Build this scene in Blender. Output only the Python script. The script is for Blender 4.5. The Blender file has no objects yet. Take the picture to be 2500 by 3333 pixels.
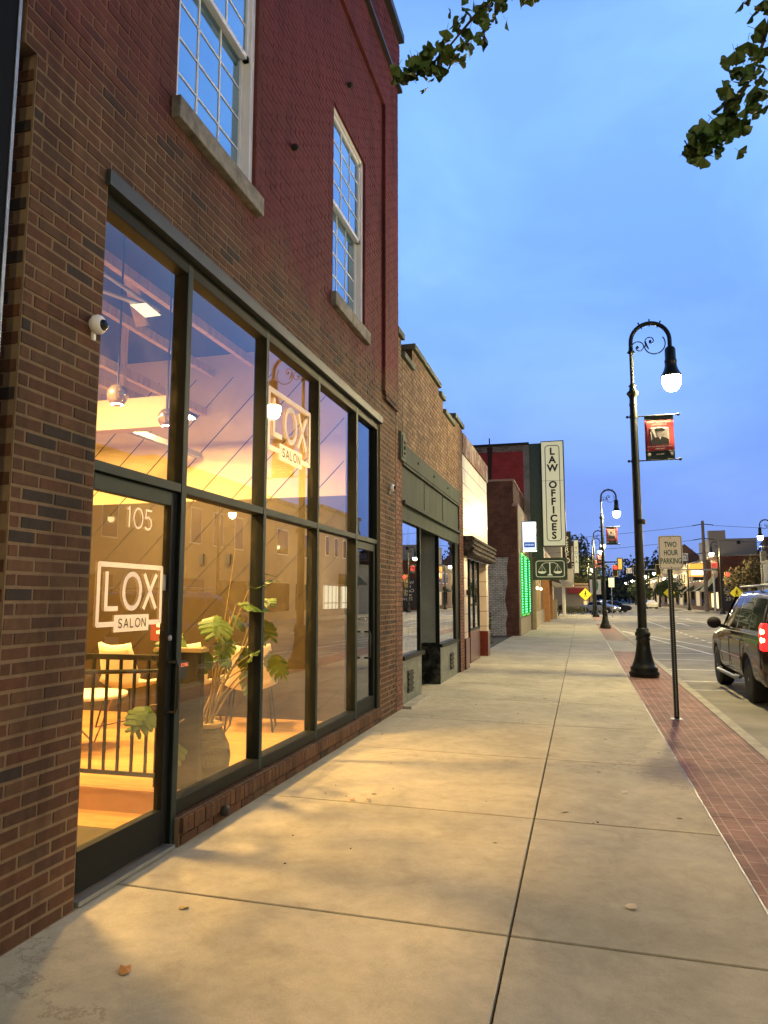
import bpy, bmesh, math, random
import numpy as np
from mathutils import Vector, Matrix
random.seed(7); RNG = np.random.default_rng(7)
R = math.radians
S = bpy.context.scene
COL = S.collection

# ------------------------------------------------------------------ camera, sky, exposure
cam_d = bpy.data.cameras.new('camera'); cam = bpy.data.objects.new('camera', cam_d); COL.objects.link(cam)
cam_d.sensor_fit = 'VERTICAL'; cam_d.sensor_height = 36.0; cam_d.lens = 36.0*2355.9/3333
cam_d.clip_start = 0.05; cam_d.clip_end = 5000
cam.location = (2.489, 0, 1.55)
cam.rotation_euler = (R(90+6.804), 0, R(15.107)); S.camera = cam

W = bpy.data.worlds.new('World'); S.world = W; W.use_nodes = True
nt = W.node_tree; nt.nodes.clear()
def N(nt, t, **k):
    n = nt.nodes.new(t)
    for a, b in k.items():
        if a == 'inp':
            for i, v in b.items(): n.inputs[i].default_value = v
        else: setattr(n, a, b)
    return n
def ramp(nt, stops, interp='LINEAR'):
    r = nt.nodes.new('ShaderNodeValToRGB'); r.color_ramp.interpolation = interp
    el = r.color_ramp.elements
    while len(el) < len(stops): el.new(0.5)
    for e, (p, c) in zip(el, stops):
        e.position = p; e.color = tuple(c)+(1,) if len(c) == 3 else c
    return r
SKY = 1.3
L_ = nt.links.new
tc = N(nt, 'ShaderNodeTexCoord'); sep = N(nt, 'ShaderNodeSeparateXYZ'); L_(tc.outputs['Generated'], sep.inputs[0])
sk = N(nt, 'ShaderNodeTexSky', sky_type='NISHITA', sun_disc=False, sun_elevation=R(-3), sun_rotation=R(-20))
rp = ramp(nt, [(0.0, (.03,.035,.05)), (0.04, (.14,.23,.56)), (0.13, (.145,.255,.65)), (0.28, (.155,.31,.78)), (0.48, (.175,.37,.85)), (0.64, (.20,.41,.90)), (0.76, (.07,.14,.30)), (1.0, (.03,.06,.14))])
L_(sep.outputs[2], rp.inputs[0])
# soft dusk clouds, stretched towards the horizon
vm = N(nt, 'ShaderNodeVectorMath', operation='MULTIPLY'); vm.inputs[1].default_value = (1.2, 1.2, 2.2)
L_(tc.outputs['Generated'], vm.inputs[0])
nz = N(nt, 'ShaderNodeTexNoise', inp={'Scale': 2.6, 'Detail': 7.0, 'Roughness': .52, 'Distortion': .35}); L_(vm.outputs[0], nz.inputs['Vector'])
cr = ramp(nt, [(0.36, (.86,.87,.90)), (0.5, (1,1,1)), (0.66, (1.24,1.16,1.05))]); L_(nz.outputs['Fac'], cr.inputs[0])
mx = N(nt, 'ShaderNodeMix', data_type='RGBA', blend_type='MULTIPLY'); mx.inputs[0].default_value = 1
L_(rp.outputs[0], mx.inputs[6]); L_(cr.outputs[0], mx.inputs[7])
# behind the viewer the sky is darker
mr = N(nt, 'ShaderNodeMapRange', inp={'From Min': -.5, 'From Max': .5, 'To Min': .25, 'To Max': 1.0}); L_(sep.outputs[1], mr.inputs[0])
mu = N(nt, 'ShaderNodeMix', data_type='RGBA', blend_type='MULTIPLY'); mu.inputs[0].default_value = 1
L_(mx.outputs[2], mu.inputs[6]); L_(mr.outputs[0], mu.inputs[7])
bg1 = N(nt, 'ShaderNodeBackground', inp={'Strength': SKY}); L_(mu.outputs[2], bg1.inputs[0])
bg2 = N(nt, 'ShaderNodeBackground', inp={'Strength': .05}); L_(sk.outputs[0], bg2.inputs[0])
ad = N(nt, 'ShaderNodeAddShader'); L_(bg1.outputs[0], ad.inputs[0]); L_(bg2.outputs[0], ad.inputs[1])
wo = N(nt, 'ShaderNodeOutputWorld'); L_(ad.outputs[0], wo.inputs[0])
S.view_settings.view_transform = 'Standard'; S.view_settings.look = 'None'; S.view_settings.exposure = 0.25; S.view_settings.gamma = 1
S.cycles.max_bounces = 8; S.cycles.transparent_max_bounces = 24; S.cycles.glossy_bounces = 4
S.cycles.sample_clamp_indirect = 4.0; S.cycles.sample_clamp_direct = 0
S.cycles.use_denoising = True
LAMP_E = 1450.0       # luminous globes of the street lamps
ROOM_E = 660.0

# ------------------------------------------------------------------ materials
MATS = {}
def mat(name, col, rough=.6, metal=0, var=0, vscale=8, bump=0, bscale=60, emit=None, estr=0, spec=.5, stretch=None, dark=None, dscale=3, damt=0):
    if name in MATS: return MATS[name]
    m = bpy.data.materials.new(name); m.use_nodes = True; t = m.node_tree; b = t.nodes['Principled BSDF']; l = t.links.new
    b.inputs['Base Color'].default_value = (*col, 1); b.inputs['Roughness'].default_value = rough; b.inputs['Metallic'].default_value = metal
    b.inputs['Specular IOR Level'].default_value = spec
    if var or bump or damt:
        c = N(t, 'ShaderNodeTexCoord'); src = c.outputs['Object']
        if stretch:
            v = N(t, 'ShaderNodeVectorMath', operation='MULTIPLY'); v.inputs[1].default_value = stretch; l(src, v.inputs[0]); src = v.outputs[0]
    last = None
    if var:
        n = N(t, 'ShaderNodeTexNoise', inp={'Scale': vscale, 'Detail': 8.0, 'Roughness': .62}); l(src, n.inputs['Vector'])
        r = ramp(t, [(0.25, tuple(max(0, x*(1-var)) for x in col)), (0.75, tuple(x*(1+var) for x in col))]); l(n.outputs['Fac'], r.inputs[0])
        last = r.outputs[0]
    if damt:
        n = N(t, 'ShaderNodeTexNoise', inp={'Scale': dscale, 'Detail': 5.0, 'Roughness': .6, 'Distortion': .3}); l(src, n.inputs['Vector'])
        r = ramp(t, [(0.45, (0,0,0)), (0.68, (damt,)*3)]); l(n.outputs['Fac'], r.inputs[0])
        q = N(t, 'ShaderNodeMix', data_type='RGBA'); q.inputs[6].default_value = (*col, 1); q.inputs[7].default_value = (*(dark or (0,0,0)), 1)
        if last: l(last, q.inputs[6])
        l(r.outputs[0], q.inputs[0]); last = q.outputs[2]
    if last: l(last, b.inputs['Base Color'])
    if bump:
        n = N(t, 'ShaderNodeTexNoise', inp={'Scale': bscale, 'Detail': 5.0}); l(src, n.inputs['Vector'])
        p = N(t, 'ShaderNodeBump', inp={'Strength': bump, 'Distance': .01}); l(n.outputs['Fac'], p.inputs['Height']); l(p.outputs[0], b.inputs['Normal'])
    if emit: b.inputs['Emission Color'].default_value = (*emit, 1); b.inputs['Emission Strength'].default_value = estr
    MATS[name] = m; return m

def glass(name, tint=(.9,.92,.9), gain=1.9, dirt=0.0):
    m = bpy.data.materials.new(name); m.use_nodes = True; t = m.node_tree; t.nodes.clear(); l = t.links.new
    o = N(t, 'ShaderNodeOutputMaterial'); tr = N(t, 'ShaderNodeBsdfTransparent'); tr.inputs[0].default_value = (*tint, 1)
    g = N(t, 'ShaderNodeBsdfGlossy', inp={'Roughness': 0.0}); g.inputs[0].default_value = (1,1,1,1)
    f = N(t, 'ShaderNodeFresnel', inp={'IOR': 1.5}); k = N(t, 'ShaderNodeMath', operation='MULTIPLY', use_clamp=True); k.inputs[1].default_value = gain
    l(f.outputs[0], k.inputs[0]); x = N(t, 'ShaderNodeMixShader'); l(k.outputs[0], x.inputs[0]); l(tr.outputs[0], x.inputs[1]); l(g.outputs[0], x.inputs[2])
    out = x.outputs[0]
    if dirt:
        df = N(t, 'ShaderNodeBsdfTranslucent'); df.inputs[0].default_value = (.75,.68,.52,1)
        c = N(t, 'ShaderNodeTexCoord'); n = N(t, 'ShaderNodeTexNoise', inp={'Scale': 2.5, 'Detail': 9.0, 'Roughness': .75}); l(c.outputs['Object'], n.inputs['Vector'])
        r = ramp(t, [(0.45, (0,0,0)), (0.8, (dirt,)*3)]); l(n.outputs['Fac'], r.inputs[0])
        y = N(t, 'ShaderNodeMixShader'); l(r.outputs[0], y.inputs[0]); l(out, y.inputs[1]); l(df.outputs[0], y.inputs[2]); out = y.outputs[0]
    l(out, o.inputs[0]); return m

def brick_real(name, cols, paint=None, mortar=False):
    """bricks modelled one by one: a colour per brick; optional weathered paint above the old brickwork"""
    m = bpy.data.materials.new(name); m.use_nodes = True; t = m.node_tree; b = t.nodes['Principled BSDF']; l = t.links.new
    g = N(t, 'ShaderNodeNewGeometry'); c = N(t, 'ShaderNodeTexCoord')
    n = N(t, 'ShaderNodeTexNoise', inp={'Scale': 14.0, 'Detail': 7.0, 'Roughness': .7}); l(c.outputs['Object'], n.inputs['Vector'])
    if mortar:
        r = ramp(t, [(0.3, tuple(x*.8 for x in cols[0])), (0.7, cols[0])]); l(n.outputs['Fac'], r.inputs[0]); last = r.outputs[0]
    else:
        st = [((i+.0)/len(cols), x) for i, x in enumerate(cols)]
        r = ramp(t, st, 'CONSTANT'); l(g.outputs['Random Per Island'], r.inputs[0])
        v = ramp(t, [(0.3, (.72,.72,.72)), (0.7, (1.25,1.22,1.2))]); l(n.outputs['Fac'], v.inputs[0])
        q = N(t, 'ShaderNodeMix', data_type='RGBA', blend_type='MULTIPLY'); q.inputs[0].default_value = 1; l(r.outputs[0], q.inputs[6]); l(v.outputs[0], q.inputs[7]); last = q.outputs[2]
    if paint:
        s = N(t, 'ShaderNodeSeparateXYZ'); l(c.outputs['Object'], s.inputs[0])
        n2 = N(t, 'ShaderNodeTexNoise', inp={'Scale': 1.3, 'Detail': 8.0, 'Roughness': .65}); l(c.outputs['Object'], n2.inputs['Vector'])
        a = N(t, 'ShaderNodeMath', operation='MULTIPLY_ADD'); a.inputs[1].default_value = 1.6; l(n2.outputs['Fac'], a.inputs[0]); l(s.outputs[2], a.inputs[2])
        zr = N(t, 'ShaderNodeMapRange', inp={'From Min': 5.0, 'From Max': 5.55}); l(a.outputs[0], zr.inputs[0])
        yr = N(t, 'ShaderNodeMapRange', inp={'From Min': 4.7, 'From Max': 5.4, 'To Min': .62, 'To Max': 1.0}); l(s.outputs[1], yr.inputs[0])
        mm = N(t, 'ShaderNodeMath', operation='MULTIPLY'); l(zr.outputs[0], mm.inputs[0]); l(yr.outputs[0], mm.inputs[1])
        pv = ramp(t, [(0.3, tuple(x*.8 for x in paint)), (0.75, tuple(x*1.2 for x in paint))]); l(n.outputs['Fac'], pv.inputs[0])
        q = N(t, 'ShaderNodeMix', data_type='RGBA'); l(mm.outputs[0], q.inputs[0]); l(last, q.inputs[6]); l(pv.outputs[0], q.inputs[7]); last = q.outputs[2]
    vs_ = N(t, 'ShaderNodeVectorMath', operation='MULTIPLY'); vs_.inputs[1].default_value = (1, 1.6, .35); l(c.outputs['Object'], vs_.inputs[0])
    n4 = N(t, 'ShaderNodeTexNoise', inp={'Scale': 1.5, 'Detail': 9.0, 'Roughness': .68, 'Distortion': .3}); l(vs_.outputs[0], n4.inputs['Vector'])
    w4 = ramp(t, [(0.30, (.52,.50,.52)), (0.52, (1,1,1)), (0.75, (1.35,1.28,1.22))]); l(n4.outputs['Fac'], w4.inputs[0])
    q = N(t, 'ShaderNodeMix', data_type='RGBA', blend_type='MULTIPLY'); q.inputs[0].default_value = 1; l(last, q.inputs[6]); l(w4.outputs[0], q.inputs[7]); last = q.outputs[2]
    l(last, b.inputs['Base Color']); b.inputs['Roughness'].default_value = .85; b.inputs['Specular IOR Level'].default_value = .25
    n3 = N(t, 'ShaderNodeTexNoise', inp={'Scale': 90.0, 'Detail': 4.0}); l(c.outputs['Object'], n3.inputs['Vector'])
    p = N(t, 'ShaderNodeBump', inp={'Strength': .35, 'Distance': .004}); l(n3.outputs['Fac'], p.inputs['Height']); l(p.outputs[0], b.inputs['Normal'])
    return m

def brick_tex(name, c1, c2, cm, plane='yz', bw=.21, rh=.07, mort=.008, rough=.85, var=.25, splash=None):
    m = bpy.data.materials.new(name); m.use_nodes = True; t = m.node_tree; b = t.nodes['Principled BSDF']; l = t.links.new
    c = N(t, 'ShaderNodeTexCoord'); s = N(t, 'ShaderNodeSeparateXYZ'); l(c.outputs['Object'], s.inputs[0]); cb = N(t, 'ShaderNodeCombineXYZ')
    i = {'x': 0, 'y': 1, 'z': 2}; l(s.outputs[i[plane[0]]], cb.inputs[0]); l(s.outputs[i[plane[1]]], cb.inputs[1])
    k = N(t, 'ShaderNodeTexBrick', inp={'Scale': 1.0, 'Mortar Size': mort, 'Brick Width': bw, 'Row Height': rh, 'Mortar Smooth': .2, 'Bias': 0.0})
    k.inputs['Color1'].default_value = (*c1, 1); k.inputs['Color2'].default_value = (*c2, 1); k.inputs['Mortar'].default_value = (*cm, 1)
    l(cb.outputs[0], k.inputs['Vector'])
    n = N(t, 'ShaderNodeTexNoise', inp={'Scale': 2.2, 'Detail': 9.0, 'Roughness': .7}); l(c.outputs['Object'], n.inputs['Vector'])
    v = ramp(t, [(0.25, (1-var*1.6,)*3), (0.75, (1+var,)*3)]); l(n.outputs['Fac'], v.inputs[0])
    q = N(t, 'ShaderNodeMix', data_type='RGBA', blend_type='MULTIPLY'); q.inputs[0].default_value = 1; l(k.outputs['Color'], q.inputs[6]); l(v.outputs[0], q.inputs[7])
    last = q.outputs[2]
    l(last, b.inputs['Base Color']); b.inputs['Roughness'].default_value = rough; b.inputs['Specular IOR Level'].default_value = .3
    inv = N(t, 'ShaderNodeMath', operation='SUBTRACT'); inv.inputs[0].default_value = 1; l(k.outputs['Fac'], inv.inputs[1])
    p = N(t, 'ShaderNodeBump', inp={'Strength': .6, 'Distance': .008}); l(inv.outputs[0], p.inputs['Height']); l(p.outputs[0], b.inputs['Normal'])
    return m

def concrete(name, col, stain, rough=.8):
    m = bpy.data.materials.new(name); m.use_nodes = True; t = m.node_tree; b = t.nodes['Principled BSDF']; l = t.links.new
    c = N(t, 'ShaderNodeTexCoord'); g = N(t, 'ShaderNodeNewGeometry')
    n1 = N(t, 'ShaderNodeTexNoise', inp={'Scale': .9, 'Detail': 6.0, 'Roughness': .6, 'Distortion': .5}); l(c.outputs['Object'], n1.inputs['Vector'])
    n2 = N(t, 'ShaderNodeTexNoise', inp={'Scale': 7.0, 'Detail': 8.0, 'Roughness': .7}); l(c.outputs['Object'], n2.inputs['Vector'])
    n3 = N(t, 'ShaderNodeTexNoise', inp={'Scale': 160.0, 'Detail': 3.0}); l(c.outputs['Object'], n3.inputs['Vector'])
    r1 = ramp(t, [(0.33, stain), (0.62, col)]); l(n1.outputs['Fac'], r1.inputs[0])
    r2 = ramp(t, [(0.3, (.86,.86,.86)), (0.7, (1.1,1.1,1.1))]); l(n2.outputs['Fac'], r2.inputs[0])
    r3 = ramp(t, [(0.3, (.9,.9,.9)), (0.7, (1.08,1.08,1.08))]); l(n3.outputs['Fac'], r3.inputs[0])
    r4 = ramp(t, [(0.0, (.88,.89,.92)), (1.0, (1.08,1.06,1.03))]); l(g.outputs['Random Per Island'], r4.inputs[0])
    last = r1.outputs[0]
    for r in (r2, r3, r4):
        q = N(t, 'ShaderNodeMix', data_type='RGBA', blend_type='MULTIPLY'); q.inputs[0].default_value = 1; l(last, q.inputs[6]); l(r.outputs[0], q.inputs[7]); last = q.outputs[2]
    dn = N(t, 'ShaderNodeVectorMath', operation='MULTIPLY_ADD'); dn.inputs[1].default_value = (.7,.7,.7); l(n2.outputs['Color'], dn.inputs[0]); l(c.outputs['Object'], dn.inputs[2])
    ck = N(t, 'ShaderNodeTexVoronoi', feature='DISTANCE_TO_EDGE', inp={'Scale': .23}); l(dn.outputs[0], ck.inputs['Vector'])
    rc = ramp(t, [(0.0008, (.62,.6,.58)), (0.0022, (1,1,1))]); l(ck.outputs['Distance'], rc.inputs[0])
    nb = N(t, 'ShaderNodeTexNoise', inp={'Scale': 3.2, 'Detail': 10.0, 'Roughness': .75, 'Distortion': 1.2}); l(c.outputs['Object'], nb.inputs['Vector'])
    rb = ramp(t, [(0.34, (.88,.87,.86)), (0.5, (1,1,1)), (0.7, (1.09,1.09,1.08))]); l(nb.outputs['Fac'], rb.inputs[0])
    for r in (rc, rb):
        q = N(t, 'ShaderNodeMix', data_type='RGBA', blend_type='MULTIPLY'); q.inputs[0].default_value = 1; l(last, q.inputs[6]); l(r.outputs[0], q.inputs[7]); last = q.outputs[2]
    # small dark spots (old gum)
    vo = N(t, 'ShaderNodeTexVoronoi', inp={'Scale': 1.6, 'Randomness': 1.0}); l(c.outputs['Object'], vo.inputs['Vector'])
    rs = ramp(t, [(0.030, (.30,.28,.26)), (0.042, (1,1,1))]); l(vo.outputs['Distance'], rs.inputs[0])
    q = N(t, 'ShaderNodeMix', data_type='RGBA', blend_type='MULTIPLY'); q.inputs[0].default_value = 1; l(last, q.inputs[6]); l(rs.outputs[0], q.inputs[7]); last = q.outputs[2]
    l(last, b.inputs['Base Color']); b.inputs['Roughness'].default_value = rough; b.inputs['Specular IOR Level'].default_value = .3
    p = N(t, 'ShaderNodeBump', inp={'Strength': .25, 'Distance': .004}); l(n3.outputs['Fac'], p.inputs['Height']); l(p.outputs[0], b.inputs['Normal'])
    return m

def vinyl_film():
    m = bpy.data.materials.new('translucent white film'); m.use_nodes = True; t = m.node_tree; t.nodes.clear(); l = t.links.new
    a = N(t, 'ShaderNodeBsdfDiffuse'); b = N(t, 'ShaderNodeBsdfTranslucent'); a.inputs[0].default_value = (.9,.88,.88,1); b.inputs[0].default_value = (.9,.88,.86,1)
    x = N(t, 'ShaderNodeMixShader'); x.inputs[0].default_value = .3; o = N(t, 'ShaderNodeOutputMaterial'); l(a.outputs[0], x.inputs[1]); l(b.outputs[0], x.inputs[2]); l(x.outputs[0], o.inputs[0]); return m
def emis(name, col, s): return mat(name, (.02,.02,.02), .5, emit=col, estr=s)

M = dict(
 frame=mat('dark bronze aluminium', (.006,.009,.009), .6, 0, var=.25, vscale=5, spec=.15),
 frame_face=mat('green grey anodised aluminium', (.015,.030,.029), .6, 0, var=.3, vscale=3, spec=.2),
 lintel=mat('painted steel lintel', (.022,.031,.029), .6, 0, var=.35, vscale=6, bump=.2),
 stone=mat('weathered limestone', (.24,.23,.20), .9, 0, var=.4, vscale=9, bump=.5, bscale=35, dark=(.06,.055,.05), dscale=5, damt=.7),
 greenstone=mat('green grey coping stone', (.10,.12,.10), .9, 0, var=.4, vscale=6, bump=.4, bscale=25),
 white=mat('white painted vinyl', (.82,.82,.82), .45, 0, var=.08, vscale=5),
 vinyl=mat('white vinyl lettering', (.88,.87,.87), .5), film=vinyl_film(),
 glass=glass('storefront glass', (.93,.94,.9), 2.0, .05),
 glass2=glass('dusty shop glass', (.75,.85,.8), 4.5, .35),
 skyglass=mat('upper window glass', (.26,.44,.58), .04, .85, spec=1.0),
 mortar=brick_real('mortar', [(.215,.15,.09)], paint=(.115,.024,.028), mortar=True),
 brick=brick_real('brown brick', [(.092,.042,.022),(.108,.053,.027),(.076,.036,.020),(.110,.060,.033),(.070,.037,.024),(.098,.047,.025),(.088,.045,.025),(.036,.028,.024),(.102,.045,.024),(.080,.046,.028),(.104,.055,.029),(.082,.040,.022)], paint=(.115,.021,.026)),
 tmortar=brick_real('tan wall mortar', [(.07,.045,.03)], mortar=True),
 tbrick=brick_real('tan brick', [(.18,.120,.078),(.155,.103,.068),(.205,.14,.092),(.125,.082,.055),(.17,.11,.075)]),
 pbrick=brick_real('pinkish brick', [(.21,.10,.07),(.18,.085,.055),(.23,.115,.08),(.16,.08,.06)]),
 concrete=concrete('sidewalk concrete', (.455,.425,.335), (.335,.315,.245)),
 kerbc=mat('kerb concrete', (.34,.32,.27), .85, var=.3, vscale=4, bump=.3),
 joint=mat('joint dirt', (.02,.018,.014), .95),
 asphalt=mat('street surface', (.24,.225,.19), .8, var=.35, vscale=1.2, bump=.5, bscale=120, dark=(.13,.125,.11), dscale=.5, damt=.8),
 paintw=mat('road paint', (.72,.72,.68), .7, var=.25, vscale=9, dark=(.2,.2,.19), dscale=12, damt=.6),
 black=mat('black cast iron', (.012,.016,.014), .38, .3, var=.3, vscale=12),
 blackmat=mat('black matt', (.012,.011,.010), .7),
 galv=mat('galvanised steel', (.32,.34,.35), .45, .7, var=.15, vscale=10),
 marble=mat('green marble', (.07,.085,.075), .3, var=.7, vscale=5, dark=(.28,.32,.28), dscale=9, damt=.55),
 blackmarble=mat('black marble', (.012,.014,.013), .2, var=.5, vscale=6, dark=(.12,.13,.12), dscale=8, damt=.5),
 greenmetal=mat('weathered green panel', (.040,.054,.049), .8, spec=.16, var=.35, vscale=2, stretch=(1,2,.5), dark=(.045,.06,.055), dscale=2.5, damt=.6, bump=.15, bscale=8),
 maroon=mat('maroon glazed tile', (.10,.022,.018), .2, var=.25, vscale=5),
 rust=mat('rusty corrugated metal', (.13,.07,.06), .7, var=.5, vscale=7, dark=(.35,.38,.40), dscale=3, damt=.7),
 wood=mat('honey wood floor', (.46,.255,.08), .35, var=.35, vscale=2.2, stretch=(1.2,9,1)),
 woodlight=mat('pale timber', (.50,.37,.18), .6, var=.3, vscale=4, stretch=(1,6,1)),
 ceilm=mat('dark ceiling paint', (.02,.02,.022), .9),
 drywall=mat('cream painted drywall', (.62,.52,.34), .8, var=.05),
 leather=mat('cream upholstery', (.72,.66,.50), .6, var=.08),
 leaf=mat('ginkgo leaf', (.05,.11,.016), .5, var=.5, vscale=5, dark=(.13,.15,.025), dscale=9, damt=.5),
 treeleaf=mat('tree foliage', (.035,.06,.022), .7, var=.5, vscale=1.2),
 treeleaf2=mat('dusky tree foliage', (.03,.045,.028), .8, var=.5, vscale=.7),
 bark=mat('bark', (.08,.065,.05), .9, var=.4, vscale=12, bump=.6, bscale=30),
 plantleaf=mat('monstera leaf', (.09,.16,.03), .45, var=.4, vscale=6),
 rubber=mat('tyre rubber', (.012,.012,.012), .8),
 chrome=mat('chrome', (.6,.6,.6), .12, 1.0),
 carpaint=mat('dark brown metallic paint', (.048,.034,.030), .12, .5, spec=.8),
 carglass=mat('tinted car glass', (.012,.013,.014), .04, 0, spec=1.0),
 silverpaint=mat('silver car paint', (.35,.36,.37), .2, .4),
 darkpaint=mat('dark car paint', (.03,.03,.035), .15, .3),
 lightpaint=mat('white car paint', (.6,.6,.6), .2, .1),
)
brick_pave = brick_tex('stamped brick paving', (.27,.145,.12), (.22,.12,.10), (.38,.27,.23), 'yx', .215, .107, .006, .75, .38)

# ------------------------------------------------------------------ mesh builder
class MB:
    def __init__(s): s.v = []; s.f = []; s.m = []; s.sm = []; s.cur = 0
    def add(s, vs, fs, smooth=False):
        o = len(s.v); s.v += [tuple(x) for x in vs]; s.f += [tuple(o+i for i in f) for f in fs]; s.m += [s.cur]*len(fs); s.sm += [smooth]*len(fs); return s
    def mi(s, i): s.cur = i; return s
    def box(s, x0, x1, y0, y1, z0, z1):
        v = [(x, y, z) for x in (x0, x1) for y in (y0, y1) for z in (z0, z1)]
        return s.add(v, [(0,1,3,2),(4,6,7,5),(0,4,5,1),(2,3,7,6),(0,2,6,4),(1,5,7,3)])
    def bar(s, a, b, w, h=None, up=(0,0,1)):
        a = Vector(a); b = Vector(b); h = h or w; d = (b-a).normalized(); u = Vector(up)
        if abs(d.dot(u)) > .99: u = Vector((1,0,0))
        x = d.cross(u).normalized(); y = x.cross(d)
        v = [p + x*sx*w/2 + y*sy*h/2 for p in (a, b) for sx, sy in ((-1,-1),(1,-1),(1,1),(-1,1))]
        return s.add(v, [(0,3,2,1),(4,5,6,7),(0,1,5,4),(1,2,6,5),(2,3,7,6),(3,0,4,7)])
    def tube(s, pts, r, n=8, cap=True):
        pts = [Vector(p) for p in pts]; rs = r if isinstance(r, (list, tuple)) else [r]*len(pts)
        v = []; prev = None
        for i, p in enumerate(pts):
            d = (pts[min(i+1, len(pts)-1)]-pts[max(i-1, 0)]).normalized()
            if prev is None:
                u = Vector((0,0,1)) if abs(d.z) < .9 else Vector((1,0,0)); x = d.cross(u).normalized()
            else: x = (prev-d*prev.dot(d)).normalized()
            y = d.cross(x); prev = x
            v += [p + (x*math.cos(2*math.pi*k/n)+y*math.sin(2*math.pi*k/n))*rs[i] for k in range(n)]
        f = [(i*n+k, i*n+(k+1) % n, (i+1)*n+(k+1) % n, (i+1)*n+k) for i in range(len(pts)-1) for k in range(n)]
        s.add(v, f, True)
        if cap:
            s.add(v[:n], [tuple(range(n))[::-1]]); s.add(v[-n:], [tuple(range(n))])
        return s
    def lathe(s, prof, c=(0,0,0), n=20, smooth=True, axis='z'):
        v = []
        for r, z in prof:
            for k in range(n):
                a = 2*math.pi*k/n; x, y = r*math.cos(a), r*math.sin(a)
                q = (x, y, z) if axis == 'z' else ((z, x, y) if axis == 'x' else (x, z, y))
                v.append((c[0]+q[0], c[1]+q[1], c[2]+q[2]))
        f = [(i*n+k, i*n+(k+1) % n, (i+1)*n+(k+1) % n, (i+1)*n+k) for i in range(len(prof)-1) for k in range(n)]
        s.add(v, f, smooth)
        s.add(v[:n], [tuple(range(n))[::-1]]); s.add(v[-n:], [tuple(range(n))]); return s
    def prism(s, poly, a0, a1, axis='y'):
        """poly in the other two axes: y -> (x,z); x -> (y,z); z -> (x,y)"""
        def P(p, a): return (p[0], a, p[1]) if axis == 'y' else ((a, p[0], p[1]) if axis == 'x' else (p[0], p[1], a))
        n = len(poly); v = [P(p, a0) for p in poly]+[P(p, a1) for p in poly]
        return s.add(v, [tuple(range(n)), tuple(range(2*n-1, n-1, -1))]+[(i, (i+1) % n, n+(i+1) % n, n+i) for i in range(n)])
    def sphere(s, c, r, n=14, sc=(1,1,1)):
        v = []; m = n//2
        for i in range(m+1):
            t = math.pi*i/m
            for k in range(n):
                a = 2*math.pi*k/n; v.append((c[0]+r*sc[0]*math.sin(t)*math.cos(a), c[1]+r*sc[1]*math.sin(t)*math.sin(a), c[2]+r*sc[2]*math.cos(t)))
        return s.add(v, [(i*n+k, (i+1)*n+k, (i+1)*n+(k+1) % n, i*n+(k+1) % n) for i in range(m) for k in range(n)], True)
    def build(s, name, mats, parent=None, bevel=0):
        me = bpy.data.meshes.new(name); me.from_pydata(s.v, [], s.f)
        for x in (mats if isinstance(mats, (list, tuple)) else [mats]): me.materials.append(x)
        me.polygons.foreach_set('material_index', s.m); me.polygons.foreach_set('use_smooth', s.sm); me.update()
        bm = bmesh.new(); bm.from_mesh(me)
        if not getattr(s, 'keep', False):
            bmesh.ops.recalc_face_normals(bm, faces=bm.faces)
        bm.to_mesh(me); bm.free()
        o = bpy.data.objects.new(name, me); COL.objects.link(o)
        if parent: o.parent = parent; o.matrix_parent_inverse = Matrix.Translation(-Vector(parent.location)) if parent.rotation_euler[2] == 0 else Matrix()
        if bevel:
            b = o.modifiers.new('bevel', 'BEVEL'); b.width = bevel; b.segments = 2; b.limit_method = 'ANGLE'
        return o
def thing(name, label, cat, loc=(0,0,0), group=None):
    o = bpy.data.objects.new(name, None); o.empty_display_size = .1; o.location = loc; COL.objects.link(o)
    o['label'] = label; o['category'] = cat
    if group: o['group'] = group
    return o
def tag(o, label, cat, group=None):
    o['label'] = label; o['category'] = cat
    if group: o['group'] = group
    return o
def struct(o, k='structure'): o['kind'] = k; return o
def copy_tree(o, parent=None):
    c = o.copy(); COL.objects.link(c)
    if parent: c.parent = parent
    for ch in list(o.children): copy_tree(ch, c)
    return c
def clone(o, loc, label, rz=None, scale=None):
    c = copy_tree(o); c.location = loc; c['label'] = label
    if rz is not None: c.rotation_euler = (0, 0, rz)
    if scale: c.scale = scale
    return c
def local(t):
    """things meant for copying are built about the origin"""
    return t
def text(body, size, m, loc, rot, name, parent=None, sx=1.0, ext=.002, space=1.0, line=1.0, bold=0):
    c = bpy.data.curves.new('lettering', 'FONT'); c.body = body; c.size = size; c.extrude = ext; c.align_x = 'CENTER'; c.align_y = 'CENTER'
    c.space_character = space; c.space_line = line; c.offset = bold; c.resolution_u = 3
    o = bpy.data.objects.new('lettering', c); COL.objects.link(o)
    dg = bpy.context.evaluated_depsgraph_get(); me = bpy.data.meshes.new_from_object(o.evaluated_get(dg))
    bpy.data.objects.remove(o); bpy.data.curves.remove(c)
    me.transform(Matrix.Translation(loc) @ Matrix.Rotation(rot[2], 4, 'Z') @ Matrix.Rotation(rot[0], 4, 'X') @ Matrix.Diagonal((sx, 1, 1, 1)))
    me.materials.clear(); me.materials.append(m)
    q = bpy.data.objects.new(name, me); COL.objects.link(q)
    if parent:
        q.parent = parent; q.matrix_parent_inverse = Matrix.Translation(-Vector(parent.location)) if parent.rotation_euler[2] == 0 else Matrix()
    return q
RS = (R(90), 0, 0)        # faces the camera (south)
RE = (R(90), 0, R(90))    # on a facade, faces the street (east)

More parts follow.
